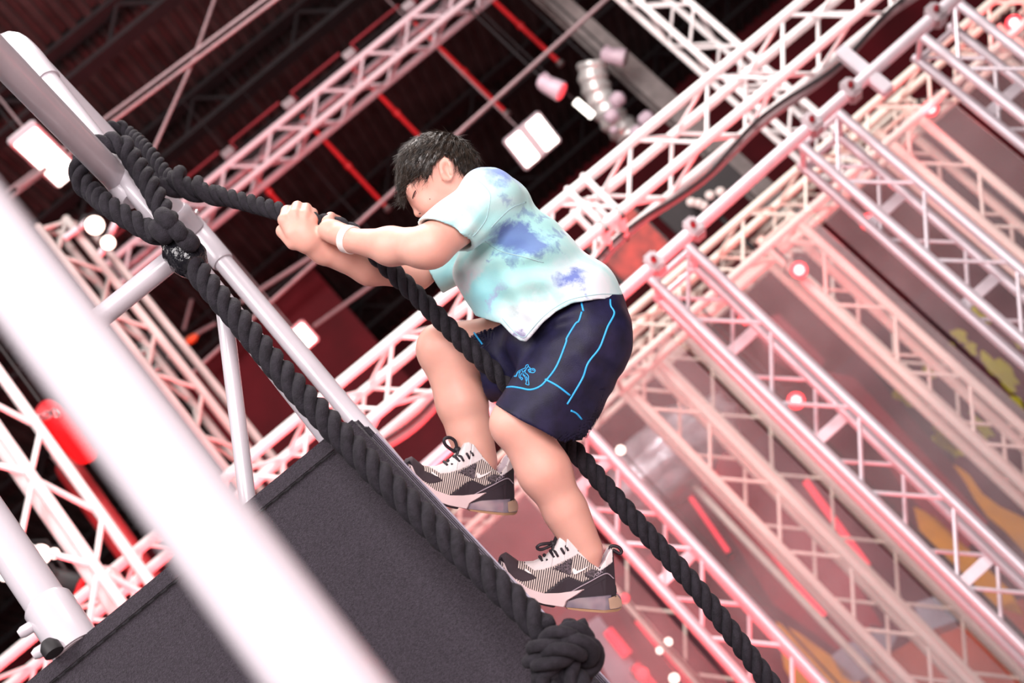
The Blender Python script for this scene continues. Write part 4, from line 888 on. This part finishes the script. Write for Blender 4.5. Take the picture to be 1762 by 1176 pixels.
for pts in [[(740, 400), (760, 330), (810, 300), (830, 340), (800, 380), (770, 420)], [(830, 360), (880, 400), (860, 440), (820, 440), (850, 510), (900, 530)], [(740, 400), (640, 440), (540, 490), (500, 540), (480, 600), (410, 635), (480, 640), (510, 560), (600, 490)], [(600, 490), (560, 590), (560, 660), (600, 700), (640, 745), (660, 690), (600, 660), (610, 590), (660, 540)], [(770, 420), (730, 520), (800, 590), (830, 640), (830, 740), (840, 830), (840, 890), (750, 860), (770, 810), (750, 720), (720, 640), (660, 590)], [(640, 460), (680, 520), (720, 470), (760, 440)], [(690, 560), (700, 640), (740, 600)], [(760, 640), (790, 700), (780, 780)]]:
    sew(SHORTS, [z_(*p) for p in pts], .00085, M['cyan'], shorts, 'player_emblem', step=1.2)
sew(SHORTS, [z_(950 + 75 * math.cos(t), 475 + 60 * math.sin(t)) for t in np.linspace(0, 6.4, 14)], .00095, M['cyan'], shorts, 'player_emblem', step=1.2)
sew(SHORTS, [z_(910, 480), z_(950, 450), z_(1000, 480)], .0007, M['cyan'], shorts, 'player_emblem', step=1.2)
seam = simple('shirt_seam', (.42, .66, .70), .8)
for pts in [[(803, 298), (822, 310), (835, 322), (843, 335), (842, 352), (836, 378), (822, 398), (812, 408)], [(845, 392), (858, 378), (880, 358), (905, 348)], [(835, 415), (860, 432), (900, 442), (935, 452)]]:
    sew(SHIRT, pts, .0010, seam, shirt, 'seam')
sew(SHIRT, [(864, 548), (880, 567), (893, 578), (902, 581), (910, 573), (932, 548), (956, 529), (984, 515), (1030, 507), (1070, 507)], .0009, seam, shirt, 'hem_stitch')
# wristband round the near wrist
ax = L3(592, 411, .062) - L3(612, 416, .082); ax /= np.linalg.norm(ax); c0 = L3(600, 414, .070); e1_ = np.cross(ax, [0, 0, 1]); e1_ /= np.linalg.norm(e1_); e2_ = np.cross(ax, e1_)
ring = []
for k in range(40):
    th = 2 * math.pi * k / 40; dirv = math.cos(th) * e1_ + math.sin(th) * e2_; r = BODY.ray_cast(Vector(c0 + dirv * .06), Vector(-dirv)); rr = np.linalg.norm(np.array(r[0]) - c0) if r[0] is not None else .025
    ring.append((dirv, min(max(rr, .018), .032)))
vb = []
for s_, g_ in ((-.0085, .0005), (-.0085, .0028), (.0085, .0028), (.0085, .0005)):
    for dv, rr in ring: vb.append(c0 + ax * s_ + dv * (rr + g_))
fb = [(a * 40 + k, a * 40 + (k + 1) % 40, ((a + 1) % 4) * 40 + (k + 1) % 40, ((a + 1) % 4) * 40 + k) for a in range(4) for k in range(40)]
wb = local('wristband', (vb, fb), M['band'], body); wb['label'] = 'white paper wristband'
# eye, brow, lash
sew(BODY, [(710.2, 341.5), (711.2, 337), (713, 332), (715.5, 328)], .0011, M['brow'], body, 'eyelash', off=.0003, step=4)
sew(BODY, [(713.0, 339), (714.2, 335), (716.5, 331)], .0008, simple('eye_corner', (.30, .10, .08), .6), body, 'eyelid_crease', off=.0002, step=4)
sew(BODY, [(721, 368.5), (722.5, 367.5), (724, 367.8)], .0013, M['brow'], body, 'nostril', off=-.0006, step=.7)
sew(BODY, [(739, 342.5), (740.2, 343)], .0009, M['brow'], body, 'mole', step=1)
# ---- hair
hf = Field(L3(672, 365, -.10), L3(836, 215, .105), .0024)
ell(hf, (755, 294, 0), 67, 67, .0745, .01); ell(hf, (722, 290, 0), 34, 34, .060, .02); ell(hf, (702, 318, -.005), 17, 32, .046, .016, rot=math.radians(-12)); ell(hf, (788, 288, 0), 30, 32, .058, .02)
x, y, z = hf.grid(); d_ = D0 - z; px = 881 + x * FPX / d_; py = 588 - y * FPX / d_
line = smooth_poly(px.ravel(), [(670, 335), (686, 342), (697, 344), (702, 322), (712, 306), (726, 303), (737, 307), (741, 300), (746, 285), (752, 276), (762, 268), (774, 268), (781, 278), (790, 292), (800, 300), (824, 303), (840, 304)]).reshape(px.shape)
jag = 3.5 * np.sin(px * .9 + 6 * np.sin(z * 70)) + 2 * np.sin(px * 2.1)
hf.D += (.0007 * np.sin(px * .55 + py * .18 + z * 90) + .0006 * np.sin(px * 1.1 - py * .2 - z * 60)).astype(np.float32)
hf.D = np.maximum(hf.D, ((py - line - jag) * S1 * .7).astype(np.float32))
V, Q = hf.surf('hair'); V = relax(V, Q, 1); del hf
hair = link('hair', mesh_np('hair', V, Q), M['hair'], body); hair['label'] = 'short dark brown hair'
HT = BVHTree.FromPolygons([tuple(v) for v in V], [tuple(q) for q in Q])
rs = np.random.RandomState(11); hv, hfc = [], []; crown = L3(778, 238, -.01)
sel = rs.choice(len(V), 4200, replace=False)
for i in sel:
    p = V[i]; loc_, nrm, _, _ = HT.find_nearest(Vector(p)); nrm = np.array(nrm); f_ = p - crown; f_ = f_ - nrm * (f_ @ nrm); l_ = np.linalg.norm(f_)
    if l_ < 1e-4: continue
    f_ = f_ / l_ + rs.randn(3) * .13; ln = .014 + .012 * rs.rand(); n0 = len(hv); w = .0007; sd = np.cross(f_, nrm); sd /= np.linalg.norm(sd) + 1e-9
    for t in (0, .5, 1.0):
        c = p + f_ * ln * t + nrm * (.0004 + .0022 * t * (1 - t * .8)); ww = w * (1 - t * .85)
        hv += [c + sd * ww, c - sd * ww, c + nrm * ww]
    for a in (0, 3): hfc += [(n0 + a, n0 + a + 1, n0 + a + 4, n0 + a + 3), (n0 + a + 1, n0 + a + 2, n0 + a + 5, n0 + a + 4), (n0 + a + 2, n0 + a, n0 + a + 3, n0 + a + 5)]
st_ = local('hair_strands', (hv, hfc), M['hair'], hair, 180); st_['kind'] = 'stuff'

# ---- sneakers
def stripe_mat():
    m, t, b = nt('striped_knit'); L = t.links; tc = N(t, 'ShaderNodeTexCoord'); sx = N(t, 'ShaderNodeSeparateXYZ'); L.new(tc.outputs['Object'], sx.inputs[0])
    ad = N(t, 'ShaderNodeMath', operation='MULTIPLY_ADD'); ad.inputs[1].default_value = -.16; L.new(sx.outputs['Y'], ad.inputs[0]); L.new(sx.outputs['X'], ad.inputs[2])
    ml = N(t, 'ShaderNodeMath', operation='MULTIPLY'); ml.inputs[1].default_value = 2 * math.pi / .0042; L.new(ad.outputs[0], ml.inputs[0]); sn = N(t, 'ShaderNodeMath', operation='SINE'); L.new(ml.outputs[0], sn.inputs[0])
    r = ramp(t, [(.42, (.035, .024, .032)), (.56, (.78, .66, .60))]); mr = N(t, 'ShaderNodeMapRange'); mr.inputs['From Min'].default_value = -1; L.new(sn.outputs[0], mr.inputs['Value']); L.new(mr.outputs[0], r.inputs['Fac']); L.new(r.outputs['Color'], b.inputs['Base Color']); b.inputs['Roughness'].default_value = .8
    return m
M['stripe'] = stripe_mat(); M['knit_white'] = simple('white_knit', (.82, .74, .74), .8, var=.03, bump=.2, bscale=300); M['knit_black'] = simple('black_knit', (.022, .014, .022), .55, var=.2); M['toe'] = simple('charcoal_suede', (.06, .04, .05), .85, var=.2)
M['midsole'] = simple('pale_pink_foam', (.86, .68, .68), .55, var=.03); M['gum'] = simple('gum_rubber', (.46, .27, .15), .5, var=.12); M['lining'] = simple('lilac_lining', (.60, .53, .60), .85); M['darkstripe'] = simple('grey_knit', (.11, .085, .10), .8, var=.5, scale=300)
m, t, b = nt('smoky_air_bubble'); b.inputs['Base Color'].default_value = (.42, .36, .46, 1); b.inputs['Roughness'].default_value = .12; b.inputs['Transmission Weight'].default_value = .45; b.inputs['Coat Weight'].default_value = .5
tc = N(t, 'ShaderNodeTexCoord'); nz = N(t, 'ShaderNodeTexNoise'); nz.inputs['Scale'].default_value = 18; t.links.new(tc.outputs['Object'], nz.inputs['Vector']); r = ramp(t, [(.35, (.22, .18, .30)), (.65, (.66, .56, .60))]); t.links.new(nz.outputs['Fac'], r.inputs['Fac']); t.links.new(r.outputs['Color'], b.inputs['Base Color']); M['air'] = m
sg = lambda x, y: (840 + x / 6.532, 890 + y / 6.532)                     # readings of the near shoe
def inpoly(px, py, poly):
    c = np.zeros(px.shape, bool); n = len(poly)
    for i in range(n):
        x1, y1 = poly[i]; x2, y2 = poly[(i + 1) % n]; m_ = ((y1 > py) != (y2 > py)) & (px < (x2 - x1) * (py - y1) / (y2 - y1 + 1e-9) + x1); c ^= m_
    return c
TOPC = [sg(*p) for p in [(118, 500), (140, 440), (200, 408), (330, 505), (420, 518), (510, 512), (640, 455), (720, 372), (770, 290), (800, 218), (850, 205), (890, 225), (960, 310), (1040, 400), (1130, 490), (1235, 560), (1300, 480), (1345, 385), (1375, 352), (1392, 370)]]
BOTC = [sg(*p) for p in [(118, 520), (165, 600), (200, 640), (300, 715), (450, 810), (620, 860), (800, 870), (1000, 870), (1200, 880), (1300, 890), (1425, 870)]]
ZC = .085
def halfw(x):                                                              # half width along the foot (toe 857 .. heel 1065)
    return smooth_poly(x, [(855, .010), (862, .024), (880, .037), (905, .043), (940, .042), (975, .037), (1010, .0365), (1040, .034), (1058, .024), (1070, .012)])
def shoe(name, Mx, label, par):
    root = bpy.data.objects.new(name, None); COL.objects.link(root); root.parent = par; root.matrix_local = Mx; root['label'] = label; root.empty_display_size = .05
    # upper
    tn, pn = 320, 120; tp = np.array(TOPC); bp_ = np.array(BOTC)
    def rs_(c, n): s_ = np.r_[0, np.cumsum(np.linalg.norm(np.diff(c, axis=0), axis=1))]; u_ = np.linspace(0, s_[-1], n); return np.c_[np.interp(u_, s_, c[:, 0]), np.interp(u_, s_, c[:, 1])]
    T_, B_ = rs_(tp, tn), rs_(bp_, tn); V = []; PX = []
    for i in range(tn):
        t0, b0 = T_[i], B_[i]; xm = (t0[0] + b0[0]) / 2; w = float(halfw(np.array([xm]))[0]); tall = np.linalg.norm(t0 - b0)
        opening = 955 < t0[0] < 1055; wt = w * (.93 if opening and t0[0] > 975 else (.62 if opening else .22))
        for j in range(pn):
            ph = j / (pn - 1) * 2 - 1; a = abs(ph)                      # -1 far bottom .. 0 top .. 1 near bottom
            hgt = min(1, (1 - a) / .82) if a > .18 else 1.0; hgt = math.sin(hgt * math.pi / 2) ** .8
            lat = wt + (w - wt) * (1 - hgt ** 2.2) ** .55 if a > .18 else wt * a / .18
            pxy = b0 + (t0 - b0) * hgt; z = ZC + math.copysign(lat, ph); q = L3(pxy[0], pxy[1], ZC); q[2] = z; V.append(q); PX.append(pxy)
    V = np.array(V); PX = np.array(PX); Fq = np.array([(i * pn + j, i * pn + j + 1, (i + 1) * pn + j + 1, (i + 1) * pn + j) for i in range(tn - 1) for j in range(pn - 1)])
    fc = PX[Fq].mean(1); fj = (Fq[:, 0] % pn) / (pn - 1) * 2 - 1; ft = Fq[:, 0] // pn; x, y = fc[:, 0], fc[:, 1]
    zone = np.zeros(len(Fq), int)                                          # 0 striped knit
    white = inpoly(x, y, [sg(*p) for p in [(400, 520), (500, 505), (640, 440), (700, 380), (760, 280), (790, 190), (900, 190), (1000, 360), (1110, 460), (1240, 560), (1310, 460), (1350, 330), (1420, 330), (1385, 480), (1250, 580), (1090, 450), (1000, 385), (920, 430), (760, 510), (620, 560), (520, 575), (430, 525)]])
    zone[white] = 1
    zone[inpoly(x, y, [sg(*p) for p in [(710, 550), (930, 430), (925, 620), (830, 590)]]) & (fj > 0)] = 5; zone[inpoly(x, y, [sg(*p) for p in [(1075, 640), (1070, 600), (1150, 555), (1240, 575), (1130, 660)]]) & (fj > 0)] = 6
    zone[inpoly(x, y, [sg(*p) for p in [(90, 560), (110, 400), (220, 390), (330, 500), (325, 550), (470, 600), (550, 650), (480, 670), (380, 690), (260, 640), (190, 560), (150, 470), (150, 700)]])] = 3
    zone[inpoly(x, y, [sg(*p) for p in [(600, 830), (700, 760), (800, 680), (880, 640), (950, 650), (1040, 700), (1130, 660), (1250, 575), (1385, 480), (1380, 350), (1500, 350), (1500, 1000), (1000, 1000), (560, 920)]])] = 2
    zone[(np.abs(fj) < .13) & (x > sg(985, 0)[0])] = 4
    for zi, (nm, mat_) in enumerate([('knit_upper', M['stripe']), ('tongue_and_collar', M['knit_white']), ('heel_counter', M['knit_black']), ('toe_cap', M['toe']), ('lining', M['lining']), ('grey_panel', M['darkstripe']), ('grey_panel', M['darkstripe'])]):
        fs = Fq[zone == zi]
        if len(fs) == 0: continue
        u_, inv = np.unique(fs, return_inverse=True); vv_ = V[u_] - 0
        o = link(nm, mesh_np(nm, vv_, inv.reshape(fs.shape)), mat_, root)
        sm = o.modifiers.new('thick', 'SOLIDIFY'); sm.thickness = .0026 if zi in (1, 2, 3) else .0016; sm.offset = 0
    # soles: side profile carried across the width of the foot
    def slab(nm, poly, mat_, wk, n=3, rnd=.004):
        p = np.array([sg(*q) for q in poly]); area_ = np.sum(p[:, 0] * np.roll(p[:, 1], -1) - np.roll(p[:, 0], -1) * p[:, 1])
        # densify
        c = np.vstack([p, p[:1]]); s_ = np.r_[0, np.cumsum(np.linalg.norm(np.diff(c, axis=0), axis=1))]; m_ = max(24, int(s_[-1] / 4)); u_ = np.linspace(0, s_[-1], m_, endpoint=False); c = np.c_[np.interp(u_, s_, c[:, 0]), np.interp(u_, s_, c[:, 1])]
        cen = c.mean(0); VV = []; lev = [(-1, .94), (-.93, .985), (-.8, 1), (.8, 1), (.93, .985), (1, .94)]
        for s2, k2 in lev:
            for q in c:
                qq = cen + (q - cen) * k2; w = float(halfw(np.array([q[0]]))[0]) * wk; v_ = L3(qq[0], qq[1], ZC); v_[2] = ZC + s2 * w; VV.append(v_)
        FF = [(i * m_ + k, i * m_ + (k + 1) % m_, (i + 1) * m_ + (k + 1) % m_, (i + 1) * m_ + k) for i in range(len(lev) - 1) for k in range(m_)]
        bmx = bmesh.new(); vs_ = [bmx.verts.new(v_) for v_ in VV]
        for f2 in FF: bmx.faces.new([vs_[i] for i in f2])
        for base_ in (0, (len(lev) - 1) * m_):
            f3 = bmx.faces.new([vs_[base_ + k] for k in range(m_)]); 
        bmesh.ops.triangulate(bmx, faces=[f for f in bmx.faces if len(f.verts) > 4]); bmesh.ops.recalc_face_normals(bmx, faces=bmx.faces)
        bmx.verts.index_update(); r_ = ([np.array(v_.co) for v_ in bmx.verts], [tuple(x_.index for x_ in f.verts) for f in bmx.faces]); bmx.free()
        return local(nm, r_, mat_, root, 35)
    slab('midsole', [(158, 478), (200, 570), (300, 660), (450, 760), (620, 815), (800, 815), (960, 795), (1085, 772), (1000, 835), (880, 905), (855, 978), (620, 935), (470, 885), (300, 755), (195, 610)], M['midsole'], 1.14)
    slab('front_outsole', [(118, 470), (150, 430), (168, 470), (200, 600), (305, 750), (470, 880), (620, 930), (760, 962), (740, 985), (600, 955), (450, 905), (285, 800), (150, 640), (110, 540)], M['knit_black'], 1.0)
    slab('heel_cradle', [(880, 905), (1000, 830), (1085, 775), (1240, 690), (1320, 645), (1390, 665), (1432, 760), (1440, 850), (1250, 860), (1000, 880)], M['knit_black'], 1.05)
    air = slab('air_bubble', [(858, 975), (880, 905), (1000, 868), (1200, 852), (1435, 838), (1490, 900), (1500, 960), (1490, 1010), (1300, 1012), (1000, 985)], M['air'], 1.12)
    slab('gum_outsole', [(852, 972), (1000, 985), (1200, 1003), (1400, 1010), (1495, 985), (1490, 1020), (1460, 1042), (1290, 1040), (1160, 1028), (1000, 1012), (870, 992)], M['gum'], 1.1)
    slab('gum_heel_cap', [(1335, 880), (1440, 850), (1500, 930), (1495, 1000), (1350, 1005)], simple('amber_rubber', (.62, .42, .30), .35), 1.13) if name == 'sneaker' else None
    up = BVHTree.FromPolygons([tuple(v_) for v_ in V], [tuple(q) for q in Fq])
    def curve(pts, r, nm, mat_, zoff=0, par_=None):
        q = []
        for (a_, b_) in pts: p_ = L3(*sg(a_, b_), ZC); q.append(p_)
        return q
    def on(a_, b_, lift=.0015):
        o_ = Vector((0, 0, D0)); d_ = Vector(L3(*sg(a_, b_), 0)) - o_; d_.normalize(); r_ = up.ray_cast(o_, d_)
        if r_[0] is None: return None
        n_ = np.array(r_[1]); n_ = n_ if n_[2] > 0 else -n_; return np.array(r_[0]) + n_ * lift
    sw = [on(*p, .004) for p in [(945, 590), (960, 570), (965, 600), (1000, 605), (1060, 585), (1132, 548), (1080, 592), (1020, 625), (975, 645), (952, 630)]]; sw = [p for p in sw if p is not None]
    def flat(nm, pp, mat_, parent):
        pp = np.array(pp); n = len(pp); bk = pp - np.array([0, 0, .0015]); b2 = bmesh.new(); a_ = [b2.verts.new(p) for p in pp]; c_ = [b2.verts.new(p) for p in bk]
        fs = [b2.faces.new(a_), b2.faces.new(c_[::-1])]
        for i in range(n): b2.faces.new([a_[i], c_[i], c_[(i + 1) % n], a_[(i + 1) % n]])
        bmesh.ops.triangulate(b2, faces=fs); b2.verts.index_update(); r_ = ([np.array(v_.co) for v_ in b2.verts], [tuple(x_.index for x_ in f.verts) for f in b2.faces]); b2.free(); local(nm, r_, mat_, parent, 30)
    wht = simple('white_print', (.93, .86, .86), .5)
    flat('side_mark', sw, wht, root)
    tm = [on(*p, .004) for p in [(410, 598), (425, 600), (455, 622), (495, 652), (450, 640), (415, 618)]]; tm = [p for p in tm if p is not None]
    if len(tm) > 4: flat('toe_mark', tm, wht, root)
    grey = simple('grey_print', (.42, .34, .40), .6)
    l0 = lambda x_, y_: ((1000 + x_ / 19.6 - 840) * 6.532, (960 + y_ / 19.6 - 890) * 6.532)
    for pts in [[(420, 680), (440, 600), (480, 540), (500, 600), (490, 615)], [(500, 530), (540, 500), (570, 580), (510, 610)], [(570, 470), (590, 540)], [(600, 450), (640, 430), (655, 520), (600, 560)], [(740, 415), (710, 390), (670, 420), (660, 480), (700, 490), (730, 475)]]:
        q = [on(*l0(*p), .0036) for p in pts]; q = [p for p in q if p is not None]
        if len(q) > 1: local('lettering', tube(q, .0007, 5), grey, root)
    bk = [on(*p, .0036) for p in [(900, 860), (1000, 800), (1150, 720), (1260, 660), (1330, 635), (1400, 690), (1428, 760)]]; bk = [p for p in bk if p is not None]
    if len(bk) > 2: local('cradle_rim', tube(spline(bk, .004), .0011, 6), grey, root)
    # laces
    def lc(pts, r, nm='lace'):
        q = [L3(*sg(a_, b_), ZC + c_) for a_, b_, c_ in pts]; return local(nm, tube(spline(q, .003), r, 8), M['knit_black'], root, 180)
    for a_, b_, ln in [(600, 490, 34), (650, 470, 50), (720, 425, 60), (765, 420, 60), (830, 385, 70), (880, 358, 50)]:
        q0, q1 = on(a_ - 8, b_ - 25, .002), on(a_ + ln * .35, b_ + ln * .45, .002)
        pts_ = [L3(*sg(a_ - 22, b_ - 42), ZC + .004), q0 if q0 is not None else L3(*sg(a_ - 8, b_ - 25), ZC + .012), q1 if q1 is not None else L3(*sg(a_ + ln * .35, b_ + ln * .45), ZC + .02)]
        local('lace', tube(spline(pts_, .003), np.linspace(.0034, .0022, len(spline(pts_, .003))), 8), M['knit_black'], root, 180)
    if name == 'sneaker' and Mx == Matrix.Identity(4):
        lc([(720, 300, .012), (660, 300, .020), (580, 315, .024), (548, 348, .024), (590, 368, .020), (660, 345, .016), (730, 310, .012)], .0032, 'lace_bow')
        lc([(740, 290, .010), (770, 220, .012), (800, 155, .012), (840, 135, .008), (860, 150, .002), (830, 165, .0)], .0034, 'lace_bow')
    else:
        lc([(700, 330, .012), (640, 300, .014), (575, 250, .016), (560, 190, .016), (620, 165, .014), (690, 200, .012), (715, 270, .012), (705, 330, .010)], .0034, 'lace_bow')
    kn = L3(*sg(728, 305), ZC + .010); local('lace_knot', lathe(kn - np.array([.007, 0, 0]), kn + np.array([.007, 0, 0]), [(0, .003), (.2, .0065), (.8, .0065), (1, .003)], 12), M['knit_black'], root, 180)
    lc([(735, 315, .012), (730, 370, .014), (700, 400, .012)], .0042)
    lp_ = [L3(*sg(a_, b_), ZC) for a_, b_ in [(1372, 375), (1372, 340), (1410, 325), (1470, 345), (1500, 390), (1480, 415), (1440, 395), (1400, 372)]]
    local('heel_loop', tube(spline(lp_, .003), .0034, 8, squash=1.0), M['knit_black'], root, 180)
    return root
shoe('sneaker', Matrix.Identity(4), 'black, white and pink sneaker on the near foot', body)
# far shoe: the same shoe, shifted, turned a little
piv = L3(1060, 1030, ZC); tgt = L3(881, 866, -.085)
Mx = Matrix.Translation(Vector(tgt)) @ Matrix.Rotation(math.radians(3.0), 4, 'Z').inverted() @ Matrix.Rotation(math.radians(13), 4, 'Y') @ Matrix.Translation(Vector(-piv))
shoe('sneaker', Mx, 'black, white and pink sneaker on the far foot', body)
